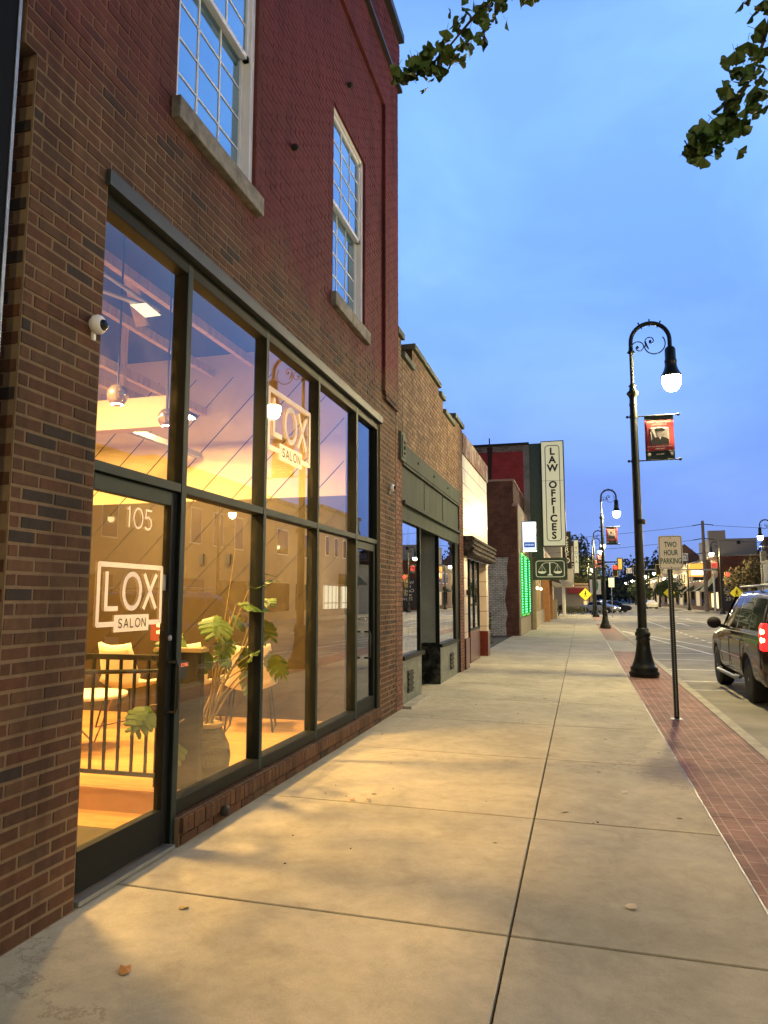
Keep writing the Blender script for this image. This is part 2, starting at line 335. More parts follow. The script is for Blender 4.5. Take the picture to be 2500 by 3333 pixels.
def stroke_letters(mb, word, x, y0, z0, h, w, t, gap, thick=.004):
    """plain thin capitals drawn as flat strokes on a facade plane (y, z)"""
    G = {'L': [[(0,1),(0,0),(.85,0)]], 'X': [[(0,0),(1,1)], [(0,1),(1,0)]], 'S': [[(.95,.86),(.7,.98),(.3,.98),(.08,.8),(.15,.6),(.8,.42),(.95,.2),(.7,.02),(.3,.02),(.05,.14)]],
         'A': [[(0,0),(.5,1),(1,0)], [(.18,.32),(.82,.32)]], 'N': [[(0,0),(0,1),(1,0),(1,1)]], '1': [[(.1,.88),(.5,1),(.5,0)]],
         '5': [[(.95,1),(.2,1),(.1,.56),(.5,.64),(.85,.5),(.95,.28),(.8,.06),(.45,-.01),(.08,.1)]],
         'O': [[(.5+.5*math.sin(a*math.pi/12), .5+.5*math.cos(a*math.pi/12)) for a in range(25)]], '0': [[(.5+.5*math.sin(a*math.pi/12), .5+.5*math.cos(a*math.pi/12)) for a in range(25)]]}
    for i, ch in enumerate(word):
        ww = w[i] if isinstance(w, (list, tuple)) else w
        for st in G[ch]:
            pts = [(y0+p[0]*ww, z0+p[1]*h) for p in st]
            for a, b in zip(pts, pts[1:]):
                seg(mb, x, a, b, t, thick)
        y0 += ww+gap
def seg(mb, x, a, b, t, th):
    seg.n = (getattr(seg, 'n', 0)+1) % 7; th = th+seg.n*.00025
    d = Vector((b[0]-a[0], b[1]-a[1])); L = d.length or 1e-6; d /= L; n = Vector((-d.y, d.x))*t/2; e = d*t*.25
    q = [(a[0]-e.x+n.x, a[1]-e.y+n.y), (b[0]+e.x+n.x, b[1]+e.y+n.y), (b[0]+e.x-n.x, b[1]+e.y-n.y), (a[0]-e.x-n.x, a[1]-e.y-n.y)]
    mb.add([(x+th, *p) for p in q], [(0,1,2,3)])

def bricks(mb, y0, y1, z0, z1, x, holes=(), rh=.0665, bl=.213, m=.011, proud=.003, depth=.03, jitter=.0018, off=0):
    """running bond laid in the plane facing the street"""
    nr = int(round((z1-z0)/rh)); rh = (z1-z0)/nr
    for r in range(nr):
        za = z0+r*rh+m/2; zb = z0+(r+1)*rh-m/2; zc = (za+zb)/2
        spans = [(y0, y1)]
        for (a, b, c, d) in holes:
            if c < zc < d:
                ns = []
                for s0, s1 in spans:
                    if b <= s0 or a >= s1: ns.append((s0, s1)); continue
                    if a > s0: ns.append((s0, a))
                    if b < s1: ns.append((b, s1))
                spans = ns
        sh = (bl/2 if r % 2 else 0)+off
        for s0, s1 in spans:
            k = math.floor((s0-sh)/bl)
            while True:
                ya = max(s0, sh+k*bl)+m/2; yb = min(s1, sh+(k+1)*bl)-m/2; k += 1
                if ya >= s1: break
                if yb-ya < .02: continue
                p = x+proud+random.uniform(-jitter, jitter); j = lambda: random.uniform(-.0012, .0012); q = .003
                vs = [(x-.02, ya, za), (x-.02, yb, za), (x-.02, yb, zb), (x-.02, ya, zb), (p, ya+q+j(), za+q+j()), (p, yb-q+j(), za+q+j()), (p, yb-q+j(), zb-q+j()), (p, ya+q+j(), zb-q+j())]
                mb.add(vs, [(4,5,6,7), (0,4,7,3), (1,2,6,5), (3,7,6,2), (0,1,5,4)])
def wall_plate(mb, y0, y1, z0, z1, x0, x1, holes):
    """solid wall with rectangular openings, cut into boxes"""
    ys = sorted({y0, y1, *[h[0] for h in holes], *[h[1] for h in holes]}); zs = sorted({z0, z1, *[h[2] for h in holes], *[h[3] for h in holes]})
    ys = [a for a in ys if y0 <= a <= y1]; zs = [a for a in zs if z0 <= a <= z1]
    for c, d in zip(zs, zs[1:]):
        run = None
        for a, b in zip(ys, ys[1:]):
            solid = not any(h[0] <= (a+b)/2 <= h[1] and h[2] <= (c+d)/2 <= h[3] for h in holes)
            if solid:
                run = (run[0], b) if run else (a, b)
            if (not solid or b == ys[-1]) and run: mb.box(x0, x1, run[0], run[1], c, d); run = None


def pieces(name, m, parent, boxes, bevel=0):
    for b in boxes: g = MB(); g.box(*b); g.build(name, m, parent, bevel)

# ------------------------------------------------------------------ ground
CS = -.0127                     # the sidewalk falls towards the kerb
def sz(x): return CS*x
RZ = -.19
g = MB(); g.box(-400, 600, -300, 1500, -1.2, -.30); struct(g.build('ground', mat('ground earth', (.09,.085,.07), .95, var=.3)))
g = MB(); g.box(4.4, 15.9, -60, 78, -.28, RZ); g.box(4.4, 15.9, 96, 900, -.28, RZ); g.box(-80, 120, 78, 96, -.28, RZ)
struct(g.build('road', M['asphalt']))
# sidewalk slabs with open joints over a dark bed
g = MB(); g.add([(-.3,-12,-.03), (3.36,-12,sz(3.36)-.03), (3.36,76,sz(3.36)-.03), (-.3,76,-.03)], [(0,1,2,3)])
struct(g.build('sidewalk_bed', M['joint']))
g = MB(); js = [-10.2,-8.2,-6.2,-4.2,-2.2,-.2,1.75,3.647,5.538,7.551,9.55,11.6,13.694,15.7,17.8,19.9,21.9,23.9,26,28,30,32,34,36,38,40,42,44,46,48,50,52,54,56,58,60,62,64,66,68,70,72,74,76]
def slab(g, x0, x1, y0, y1, gap=.007, gy=.0085):
    e = .004; a, b, c, d = x0+gap, x1-gap, y0+gy, y1-gy
    g.add([(a,c,sz(a)-.03), (b,c,sz(b)-.03), (b,d,sz(b)-.03), (a,d,sz(a)-.03), (a,c,sz(a)-e), (b,c,sz(b)-e), (b,d,sz(b)-e), (a,d,sz(a)-e),
           (a+e,c+e,sz(a)), (b-e,c+e,sz(b)), (b-e,d-e,sz(b)), (a+e,d-e,sz(a))],
          [(8,9,10,11), (4,5,9,8), (5,6,10,9), (6,7,11,10), (7,4,8,11), (0,1,5,4), (1,2,6,5), (2,3,7,6), (3,0,4,7)])
for a, b in zip(js, js[1:]):
    fine = 9 < a < 12
    slab(g, -.3, 2.116, a, b, gy=.003 if fine else .0085); slab(g, 2.116, 3.36, a, b, gap=.005, gy=.003 if fine else .0085)
struct(g.build('sidewalk', M['concrete']))
g = MB()
for y0, y1 in ((-12, 23.45), (29.3, 48), (54, 76)):
    n = int((y1-y0)/2.0)+1
    for i in range(n):
        a = y0+i*2.0; b = min(y1, a+2.0)
        if b-a > .2: slab(g, 3.365, 4.24, a, b, gap=.004, gy=.004)
struct(g.build('brick_paving', brick_pave))
g = MB(); slab(g, 3.365, 4.24, 23.45, 29.3); slab(g, 3.365, 4.24, 48, 54)
struct(g.build('kerb_ramp', M['concrete']))
g = MB(); g.box(3.352, 3.366, -12, 76, -.08, sz(3.36)+.002); struct(g.build('sidewalk_edging', mat('worn steel edging', (.22,.22,.20), .5, .4, var=.6, vscale=7)))
def kerb(g, x0, x1, ys, top):
    for a, b in zip(ys, ys[1:]):
        g.prism([(x0, -.3), (x0, top), (x1-.025, top), (x1, top-.03), (x1+.02, -.3)] if x1 > x0 else [(x0, -.3), (x0, top), (x1+.025, top), (x1, top-.03), (x1-.02, -.3)], a+.004, b-.004, 'y')
g = MB(); kerb(g, 4.245, 4.40, [-12+3*i for i in range(30)], sz(4.3)); kerb(g, 4.245, 4.40, [96+6*i for i in range(50)], sz(4.3)); struct(g.build('kerb', M['kerbc']))
g = MB(); kerb(g, 16.05, 15.9, [-60+3*i for i in range(47)], -.055); kerb(g, 16.05, 15.9, [96+6*i for i in range(50)], -.055)
struct(g.build('kerb', M['kerbc']))
g = MB(); g.box(16.05, 19.6, -60, 78, -.28, -.05); g.box(16.05, 19.6, 96, 400, -.28, -.05); g.box(-2, 4.24, 96, 400, -.28, -.05)
struct(g.build('pavement', mat('far pavement', (.33,.31,.27), .85, var=.25, vscale=1)))
# road markings
def mark(g, pts, z=RZ+.004): g.add([(x, y, z) for x, y in pts], [tuple(range(len(pts)))])
def stripe(g, a, b, w, z=RZ+.004):
    a = Vector(a); b = Vector(b); d = (b-a).normalized(); n = Vector((-d.y, d.x))*w/2
    mark(g, [a+n, a-n, b-n, b+n], z)
g = MB(); g.keep = True
for y, w, x1 in ((15.2,.06,6.4), (16.75,.12,6.9), (19.4,.12,6.9)): stripe(g, (4.5, y), (x1, y), w)
stripe(g, (6.9, 20.5), (4.55, 41), .12); stripe(g, (4.6, 41.2), (7.0, 28), .12)
for y in (22.5, 25, 27.5, 30.5, 33.5, 36.5): stripe(g, (4.55, y), (6.95-(y-20.5)*.11, y), .12)
for i in range(9): mark(g, [(7.3,31+i*1.7), (7.42,31+i*1.7), (7.42,31.7+i*1.7), (7.3,31.7+i*1.7)])
for i in range(10): mark(g, [(11.3,2+i*8), (11.42,2+i*8), (11.42,5+i*8), (11.3,5+i*8)])
stripe(g, (7.35, 46), (7.35, 70), .12); stripe(g, (10.9, 46), (10.9, 70), .12); stripe(g, (4.6, 74.3), (15.6, 74.3), .5)
stripe(g, (5.0, 62), (7.2, 62), .35)
for x in (9.1, 12.6):
    mark(g, [(x-.08,50), (x+.08,50), (x+.08,54), (x-.08,54)]); mark(g, [(x-.3,54), (x+.3,54), (x,56)])
for x in (4.6, 15.8): stripe(g, (x+.3, 76.2), (x+.3, 77.6), .3)
stripe(g, (-10, 86.9), (60, 86.9), .12); stripe(g, (-10, 87.2), (60, 87.2), .12)
for i in range(40): mark(g, [(10.1,98+i*9), (10.22,98+i*9), (10.22,101+i*9), (10.1,101+i*9)])
struct(g.build('road_markings', M['paintw']))
g = MB(); g.lathe([(.38,-.188),(.38,-.183),(.30,-.182),(.28,-.186)], (8.0,44.5,0), 20); tag(g.build('manhole_cover', mat('cast iron cover', (.03,.028,.025), .6)), 'round dark iron cover set in the street near the lane arrows', 'manhole cover')
# things lying on the sidewalk
for i, (x, y, r, s, c, lab) in enumerate([(.50,3.47,.5,.030,(.50,.38,.20),'curled pale dry leaf on the concrete just outside the glass door'),(.59,2.86,2.1,.032,(.42,.20,.06),'brown dry leaf nearest the camera below the brick pier'),
        (2.33,5.77,.2,.026,(.55,.50,.40),'small pale leaf right of the long sidewalk joint'),(2.79,6.47,1.1,.028,(.58,.54,.44),'pale leaf on the slab beside the brick paving edge'),
        (2.69,4.14,2.6,.028,(.55,.48,.36),'light scrap of leaf in the middle of the near right slab'),(.73,5.57,.3,.026,(.40,.22,.10),'reddish leaf on the cross joint in front of the window'),
        (.85,5.61,1.7,.022,(.20,.13,.08),'small dark leaf beside the reddish leaf on the joint'),(1.9,11.9,1.0,.04,(.10,.08,.05),'dark leaf on the slab near the marble shop base')]):
    g = MB(); n = 7; g.keep = True; vs = [(0,0,.012)]
    for k in range(n):
        a = 2*math.pi*k/n; q = s*random.uniform(.6, 1.15); vs.append((q*math.cos(a)*1.3, q*math.sin(a), random.uniform(.002,.016)))
    g.add(vs, [(0,k+1,(k+1) % n+1) for k in range(n)])
    o = g.build('fallen_leaf', mat('dry leaf %d' % i, c, .8)); o.location = (x, y, sz(x)+.001); o.rotation_euler[2] = r; tag(o, lab, 'leaf', 'dry leaves on the sidewalk')

for i in range(26):
    x = random.uniform(.15, 3.2); y = 2.9+random.random()**1.5*14; g = MB(); a = random.uniform(.004, .011); g.lathe([(.001,.006),(a,.003),(a*.8,0)], n=6)
    o = g.build('leaf_crumb', M['bark']); o.location = (x, y, sz(x)); o.scale = (1, random.uniform(.5,1.2), 1); o.rotation_euler[2] = random.random()*3
    tag(o, 'tiny dark crumb of leaf litter on the concrete sidewalk', 'litter', 'crumbs of litter on the sidewalk')

# ------------------------------------------------------------------ red brick building with the salon
RB = thing('brick_building', 'two storey red painted brick building with a tall glass storefront at street level', 'building', (0, 2.6, 0))
SF = (3.28, 9.03, 0.0, 3.94)                         # storefront opening y0 y1 z0 z1
W1 = (3.93, 5.14, 4.83, 7.15); W2 = (7.08, 8.30, 4.83, 7.08)
HO = [SF, W1, W2]
g = MB(); wall_plate(g, 2.62, 9.85, 4.2, 10.0, -.32, 0, [W1, W2]); wall_plate(g, 2.70, 9.85, 0, 4.2, -.32, 0, [SF]); g.box(-12, -.32, 9.55, 9.85, 0, 10.0); g.box(-12,-.32,2.55,2.8,4.3,10); g.box(-12, -11.7, 2.8, 9.55, 0, 10.0)
g.box(-11.7,-.32,2.8,9.55,9.6,9.7)
g.box(0, .045, 9.13, 9.85, 4.33, 8.45); g.box(0, .045, 2.62, 9.85, 8.45, 10.0)
wall = g.build('wall', M['mortar'], RB)
g = MB(); bricks(g, 2.70, 9.85, 0, 4.2, 0, [(SF[0], SF[1], -1, SF[3]+.005)]); bricks(g, 2.62, 9.13, 4.2, 8.45, 0, [(a,b,c-.16,d) for a,b,c,d in (W1, W2)])
bricks(g, 9.13, 9.85, 4.2, 8.45, .045); bricks(g, 2.62, 9.85, 8.45, 9.2, .045); bricks(g, 2.62, 9.85, 9.2, 9.92, .075)
# returns of the pier, facing the camera
for r in range(63):
    z = r*.0665
    for k in range(2):
        x0 = -.30+k*.15+(.07 if r % 2 else 0)-.07; x1 = min(x0+.14, .004)
        if x1-x0 > .03: g.box(x0, x1, 2.694, 2.72, z+.005, z+.0615)
o = g.build('brick_facing', M['brick'], RB)
g = MB(); g.box(-.35, .14, 2.5, 9.90, 10.0, 10.12); g.box(.0, .11, 2.5, 9.89, 9.17, 9.22); g.build('cornice', mat('dark metal coping', (.03,.028,.03), .5, .3), RB)
g = MB(); g.box(-.25, .03, SF[0]-.02, SF[1]+.03, 3.845, 3.935); g.build('lintel', M['lintel'], RB)
for s, nm in ((W1, 'sill_a'), (W2, 'sill_b')):
    g = MB(); g.box(-.3, .065, s[0]-.05, s[1]+.05, s[2]-.155, s[2]+.0); g.build('sill', M['stone'], RB, bevel=.008)
# chipped brick, anchor stubs
for y, z in ((5.9,5.75),(7.55,7.6)): g = MB(); g.lathe([(.03,0),(.035,.03),(.015,.06)], (0.01,y,z), 8, axis='x'); g.build('wall_anchor', M['blackmat'], RB)

def sash_window(W, parent):
    y0, y1, z0, z1 = W; zm = (z0+z1)/2+.03; xf = -.10
    fr = MB()
    fr.box(xf-.08, xf+.07, y0, y0+.065, z0, z1); fr.box(xf-.08, xf+.07, y1-.065, y1, z0, z1); fr.box(xf-.08, xf+.07, y0, y1, z1-.06, z1); fr.box(xf-.08, xf+.08, y0, y1, z0, z0+.05)
    f = fr.build('window', M['white'], parent, bevel=.004)
    def sash(a, b, c, d, x, nm):
        s = MB(); t = .045; s.box(x-.02, x+.02, a, a+t, c, d); s.box(x-.02, x+.02, b-t, b, c, d); s.box(x-.02, x+.02, a, b, c, c+t); s.box(x-.02, x+.02, a, b, d-t, d)
        return s.build(nm, M['white'], f)
    a, b = y0+.065, y1-.065
    sash(a, b, zm-.03, z1-.06, xf+.03, 'sash'); sash(a, b, z0+.05, zm+.03, xf-.015, 'sash')
    for (c, d, x) in ((zm+.015, z1-.105, xf+.03), (z0+.095, zm-.015, xf-.015)):
        p = MB(); p.box(x-.004, x+.002, a+.045, b-.045, c, d); p.build('pane', M['skyglass'], f)
        q = MB(); n = 4; h = d-c; w_ = b-a-.09
        for i in range(1, 3): yy = a+.045+w_*i/3; q.box(x+.0025, x+.009, yy-.008, yy+.008, c, d)
        for i in range(1, n): zz = c+h*i/n; q.box(x+.003, x+.0085, a+.045, b-.045, zz-.008, zz+.008)
        q.build('muntin', M['white'], f)
    return f
for w_ in (W1, W2): sash_window(w_, RB)

# storefront frame (> panes), doors
FX0, FX1 = -.14, -.025
mul = [3.28, 4.175, 5.42, 6.66, 7.90, 9.03]        # centres of verticals
sfz0, sfz1, tr = .19, 3.845, 2.27
sf = MB()
def vert(y, w=.055, z0=sfz0, z1=sfz1): sf.mi(0).box(FX0, FX1-.004, y-w/2, y+w/2, z0, z1); sf.mi(1).box(FX1-.004, FX1, y-w/2+.002, y+w/2-.002, z0, z1); sf.mi(0)
vert(3.297, .032, 0.0); vert(4.235, .065, 0.0); [vert(y, .055) for y in (5.515, 6.79)]; vert(8.09, .07, .10); vert(9.0, .06, .10)
def hor(y0, y1, z0, z1, c=1): sf.mi(0).box(FX0+.002, FX1-.006, y0, y1, z0, z1); sf.mi(c).box(FX1-.006, FX1-.002, y0, y1, z0+.002, z1-.002); sf.mi(0)
for a, b in zip([3.314, 4.2675, 5.5425, 6.8175, 8.125], [4.2025, 5.4875, 6.7625, 8.055, 8.97]):
    hor(a, b, tr-.03, tr+.03); hor(a, b, 3.75, sfz1, 0)
for a, b in ((4.2675,5.4875), (5.5425,6.7625), (6.8175,8.055)): hor(a, b, sfz0, .28, 0)
frame = sf.build('storefront_frame', [M['frame'], M['frame_face']], RB, bevel=.002)
def pane(a, b, c, d, nm='pane', par=frame, x=-.08, m=None):
    g = MB(); g.keep = True; g.add([(x,a,c), (x,b,c), (x,b,d), (x,a,d)], [(0,1,2,3)]); return g.build(nm, m or M['glass'], par)
for a, b in ((3.314,4.2025), (4.2675,5.4875), (5.5425,6.7625), (6.8175,8.055), (8.125,8.97)): pane(a, b, tr+.03, 3.75)
for a, b in ((4.2675,5.4875), (5.5425,6.7625), (6.8175,8.055)): pane(a, b, .28, tr-.03)
def door(y0, y1, z0, z1, hy, par=RB, tl=.055):
    g = MB(); t = .055; x0, x1 = -.105, -.05
    g.mi(0).box(x0, x1, y0, y0+tl, z0, z1); g.box(x0, x1, y1-t-.015, y1, z0, z1); g.box(x0, x1, y0+tl, y1-t-.015, z0, z0+.21)
    g.mi(1).box(x0, x1, y0+tl, y1-t-.015, z1-.09, z1)
    d = g.build('door', [M['frame'], M['frame_face']], par, bevel=.003)
    pane(y0+tl, y1-t-.015, z0+.21, z1-.09, 'door_pane', d, -.078)
    h = MB(); h.tube([(-.05,hy,.84), (.01,hy,.84), (.02,hy,.87), (.02,hy,1.12), (.01,hy,1.15), (-.05,hy,1.15)], .012, 10); h.build('handle', M['black'], d)
    k = MB(); k.lathe([(.018,-.052), (.018,-.04), (.012,-.038)], (0,hy,1.30), 12, axis='x'); k.build('lock', M['galv'], d)
    th = MB(); th.box(-.16, .01, y0-.01, y1+.01, z0-.035, z0-.012); th.build('threshold', M['galv'], par)
    return d
D1 = door(3.316, 4.198, .045, 2.235, 4.155, tl=.034)
D2 = door(8.13, 8.963, .135, 2.235, 8.50)
# brick plinth under the windows: rowlock course with sloped top
g = MB()
y = 4.26
while y < 8.98:
    a, b = y+.004, min(y+.072, 8.99)-.004; j = random.uniform(-.002,.002)
    g.prism([(-.12,.19), (.028+j,.172), (.028+j,.078), (-.12,.078)], a, b, 'y'); y += .0725
bricks(g, 4.255, 9.0, .002, .072, .012, rh=.07)
g.build('plinth_brick', M['brick'], RB)
g = MB(); g.box(-.14, .004, 4.25, 9.03, -.02, .176); g.build('plinth', M['mortar'], RB)
g = MB(); g.lathe([(.035,.0),(.04,.012),(.036,.04),(.02,.055)], (.02,4.80,.075), 14, axis='x'); g.build('pipe_cap', M['blackmat'], RB)
# vinyl lettering on the glass
def lox(y0, z1, w, h, par, x=-.074):
    g = MB(); t = .030*w/.66; z0 = z1-h
    for a, b in (((y0, z1), (y0+w, z1)), ((y0, z1), (y0, z0)), ((y0+w, z1), (y0+w, z0)), ((y0, z0), (y0+w*.25, z0)), ((y0+w*.80, z0), (y0+w, z0))): seg(g, x, a, b, t, .003)
    hh = h*.60; z = z0+h*.26
    stroke_letters(g, 'L', x, y0+w*.11, z, hh, w*.20, t, 0); stroke_letters(g, 'O', x, y0+w*.37, z, hh, w*.27, t, 0); stroke_letters(g, 'X', x, y0+w*.70, z, hh, w*.20, t, 0)
    o = g.build('salon_logo', M['film'], par)
    b = MB(); yy = y0+w*.245; y2 = y0+w*.80; b.add([(x+.0022,yy,z0-h*.14),(x+.0022,y2,z0-h*.14),(x+.0022,y2,z0+h*.15),(x+.0022,yy,z0+h*.15)], [(0,1,2,3)]); b.build('logo_band', M['film'], par)
    g = MB(); stroke_letters(g, 'SALON', x+.0035, y0+w*.305, z0-h*.065, h*.145, [w*.055, w*.065, w*.05, w*.075, w*.06], t*.26, w*.032, .002); g.build('logo_letters', M['blackmat'], par)
lox(3.455, 1.74, .62, .335, D1); lox(5.66, 3.37, .98, .515, frame)
g = MB(); stroke_letters(g, '105', -.074, 3.69, 1.97, .118, [.045,.09,.075], .0125, .022, .003); g.build('house_number', M['film'], D1)
g = MB(); g.box(-.074, -.071, 4.085, 4.13, 1.60, 1.70); g.build('door_sticker', mat('pale sticker', (.45,.42,.33), .6), D1)
g = MB(); g.box(-.0745, -.0735, 4.27, 4.42, 1.02, 1.14); g.build('glass_notice', M['blackmat'], frame)
text('NO SOLICITING', .034, emis('glowing orange vinyl', (1,.22,.08), .8), (-.072, 4.345, 1.11), RE, 'notice_lettering', frame, ext=.001, sx=.75)  # sticker letters glow by added emission, not by a lamp
# dome cameras on the brick piers
def dome_camera(y, z, lab):
    t = thing('security_camera', lab, 'camera', (0, y, z), 'white dome security cameras on the brick piers')
    g = MB(); g.lathe([(.040,.004),(.042,.014),(.052,.022),(.052,.042),(.044,.056),(.034,.062)], (0,y,z), 20, axis='x'); g.build('housing', M['white'], t)
    g = MB(); g.sphere((.058,y+.006,z-.004), .031, 16); g.build('dome', M['carglass'], t)
    g = MB(); g.box(.0,.014,y-.008,y+.012,z-.085,z-.04); g.build('cable_clip', M['white'], t)
dome_camera(3.21, 3.01, 'white dome security camera left of the salon door'); dome_camera(9.52, 3.06, 'small dome security camera at the far end of the salon front')

# the neighbour on the left: dark shopfront with a metal edge trim
NB = thing('neighbour_building', 'dark shopfront edge with a pale metal trim at the far left', 'building', (-.3, 1, 0))
g = MB(); g.box(-8, -.34, -14, 2.40, 0, 8.5); g.build('wall', mat('navy dark panel', (.012,.016,.022), .4, var=.4, vscale=2), NB)
g = MB(); g.box(-.33, -.004, 2.30, 2.572, 0, 8.2); g.build('dark_post', mat('navy post', (.006,.008,.012), .8, 0, spec=.1), NB)
g = MB(); g.box(-.30, .0, 2.5725, 2.590, 0, 8.2); g.build('edge_trim', mat('pale aluminium trim', (.30,.33,.36), .5, .4, var=.4, vscale=8), NB)
g = MB(); g.box(-.33, -.24, -8, 2.3, .5, 3.4); g.build('shop_window', M['carglass'], NB)

# ------------------------------------------------------------------ inside the salon
RM = thing('salon_room', 'warmly lit room behind the glass, cream and brown walls with diagonal grooves', 'room', (-2, 5, 0))
amber = mat('grooved amber panelling', (.031,.0195,.0042), .55, var=.12, vscale=1.5)
g = MB(); g.box(-7.5, -.14, 8.0, 8.06, 0, 2.75); g.build('end_wall', amber, RM); g = MB(); g.box(-7.5, -.14, 8.0, 8.06, 2.75, 4.6); g.build('upper_wall', M['drywall'], RM)
g = MB()
for k in range(-8, 20):
    c = -8+k*.52                                        # 45 degree lines x = c + z
    a = (c, 0); x0 = max(-7.4, c); z0 = x0-c; x1 = min(-.16, c+4.3); z1 = x1-c
    if x1 > x0+.05 and z0 >= 0: g.bar((x0, 7.998, z0), (x1, 7.998, z1), .010, .006, up=(0,1,0))
g.build('groove', M['blackmat'], RM)
pieces('drywall', M['drywall'], RM, [(-7.5, -7.4, 2.8, 8.0, 0, 4.4), (-7.5, -.35, 2.82, 2.92, 0, 4.4), (-7.38, -1.05, 5.6, 5.75, 3.08, 3.36)])
g = MB(); g.box(-7.5, -.15, 2.9, 8.0, 4.6, 4.7); g.build('ceiling', M['ceilm'], RM)
g = MB(); g.box(-7.4, -.13, 4.8, 8.0, -.02, .16); g.build('raised_floor', M['wood'], RM)
g = MB(); g.box(-7.4, -.13, 2.9, 4.8, -.02, .012); g.build('entry_floor', M['wood'], RM)
g = MB(); g.box(-7.4, -.15, 4.775, 4.80, .012, .165); g.box(-7.4, -.15, 4.77, 4.83, .160, .175); g.build('step', mat('painted step riser', (.42,.23,.09), .6, var=.1), RM)
# ceiling framing: timbers parallel to the street, struts and a conduit with floodlight
g = MB()
for x, z in ((-1.9,4.36),(-2.0,3.87),(-2.6,3.95),(-3.4,4.1),(-1.35,4.45)): q = MB(); q.box(x-.03, x+.03, 2.95, 7.98, z-.05, z+.05); q.build('beam', M['woodlight'], RM)
g.bar((-1.5,5.62,4.56), (-1.5,5.86,4.15), .13, .03); g.bar((-2.0,5.2,3.9), (-2.6,5.2,4.0), .05)
g.bar((-2.0,6.3,3.3), (-2.0,6.3,4.36), .05)
g.build('timber', M['woodlight'], RM)
g = MB(); g.tube([(-1.0,3.3,4.05), (-1.0,5.35,4.05)], .018, 8); g.tube([(-1.25,3.6,3.85), (-.9,4.5,3.85), (-.75,4.75,3.83)], .022, 8); g.box(-2.05,-1.97,2.95,7.9,3.27,3.33); g.build('conduit', M['galv'], RM)
def pendant(x, y, z, r, lab):
    t = thing('pendant_lamp', lab, 'lamp', (x, y, z), 'round pendant lamps in the salon')
    g = MB(); g.sphere((x,y,z), r, 20, (1,1,1.08)); g.build('globe', mat('brass globe', (.55,.45,.28), .18, .85), t)
    g = MB(); g.tube([(x,y,z+r), (x,y,4.6)], .008, 6); g.build('cord', M['blackmat'], t)
    g = MB(); g.lathe([(.001,-r*1.03),(r*.55,-r*.93)], (x,y,z), 16); g.build('bulb', emis('warm bulb', (1,.66,.24), 500), t)
pendant(-1.12, 5.0, 3.20, .085, 'brass globe pendant lamp seen high in the pane above the salon door'); pendant(-.75, 5.15, 3.02, .075, 'lower brass globe pendant beside the first upright of the storefront')
WARM = (1, .58, .18)
def panel(x, y, z, w, d, lab, e, ax='x'):
    t = thing('ceiling_light', lab, 'light', (x, y, z), 'flat ceiling lights in the salon')
    g = MB(); g.box(x-w/2-.02, x+w/2+.02, y-d/2-.02, y+d/2+.02, z+.012, z+.05); g.build('housing', M['frame'], t)
    g = MB(); g.keep = True; g.add([(x-w/2,y-d/2,z), (x-w/2,y+d/2,z), (x+w/2,y+d/2,z), (x+w/2,y-d/2,z)], [(0,1,2,3)]); g.build('diffuser', emis('warm diffuser %g' % e, WARM, e), t)
    g = MB(); g.tube([(x,y,z+.05), (x,y,4.6)], .012, 6); g.build('rod', M['galv'], t)
panel(-1.5, 4.3, 3.55, .34, .34, 'square warm light hung nearest the salon door', ROOM_E); panel(-1.6, 6.6, 3.45, .34, .34, 'square warm light hung in the middle of the salon', ROOM_E)
panel(-3.6, 6.0, 3.5, .5, .5, 'larger square warm light deep in the salon', ROOM_E*.8)
g = MB(); g.keep = True; g.add([(-.80,4.66,3.80),(-.62,4.60,3.77),(-.60,4.78,3.74),(-.79,4.85,3.77)], [(0,1,2,3)])
tag(g.build('floodlight', emis('warm floodlight', (1,.8,.42), 1.6)), 'small flat floodlight on a conduit high behind the first upper pane', 'light')
# doormat, railing
g = MB(); g.box(-2.2, -.44, 3.2, 4.40, .013, .025); tag(g.build('doormat', mat('olive mat', (.07,.055,.02), .95, var=.3, vscale=60)), 'dark olive doormat on the floor just inside the glass door', 'mat')
t = thing('railing', 'black metal railing with upright balusters standing on the raised floor edge', 'railing', (-1, 4.85, .16))
g = MB(); g.box(-2.6, -.42, 4.835, 4.865, 1.09, 1.13); g.box(-2.6, -.42, 4.84, 4.86, .25, .28); g.build('rail', M['black'], t)
for i in range(18):
    x = -.52-i*.118; g = MB(); g.box(x-.009, x+.009, 4.841, 4.859, .28, 1.09); g.build('baluster', M['black'], t)
g = MB(); g.box(-.42,-.38,4.83,4.87,.16,1.16); g.build('post', M['black'], t)
g = MB(); g.tube([(-2.6,4.79,.93), (-.35,4.79,1.03)], .016, 8); g.build('handrail', M['black'], t)
# podium
t = thing('podium', 'tall narrow black podium beside the potted plant behind the second pane', 'podium', (-.32, 5.0, .16))
g = MB(); g.box(-.62, -.25, 4.93, 4.985, .16, 1.15); g.build('cabinet', M['blackmat'], t); g = MB(); g.box(-.64,-.235,4.91,5.02,1.15,1.18); g.build('top', mat('podium top', (.35,.27,.15), .6), t)
for x, z in ((-1.62,2.02), (-1.98,2.03)):
    g = MB(); g.box(x-.03, x+.03, 7.96, 7.998, z-.06, z+.06); tag(g.build('wall_speaker', M['blackmat']), 'small black speaker on the end wall of the salon, %s' % ('nearer the street' if x > -1.8 else 'farther from the street'), 'speaker')
t = thing('wall_mirror', 'tall framed mirror leaning on the back wall of the salon', 'mirror', (-7.2, 5, .16)); g = MB(); g.box(-7.39,-7.35,4.4,5.5,.3,2.2); g.build('frame', M['blackmat'], t); g = MB(); g.box(-7.35,-7.345,4.46,5.44,.36,2.14); g.build('mirror_glass', M['chrome'], t)
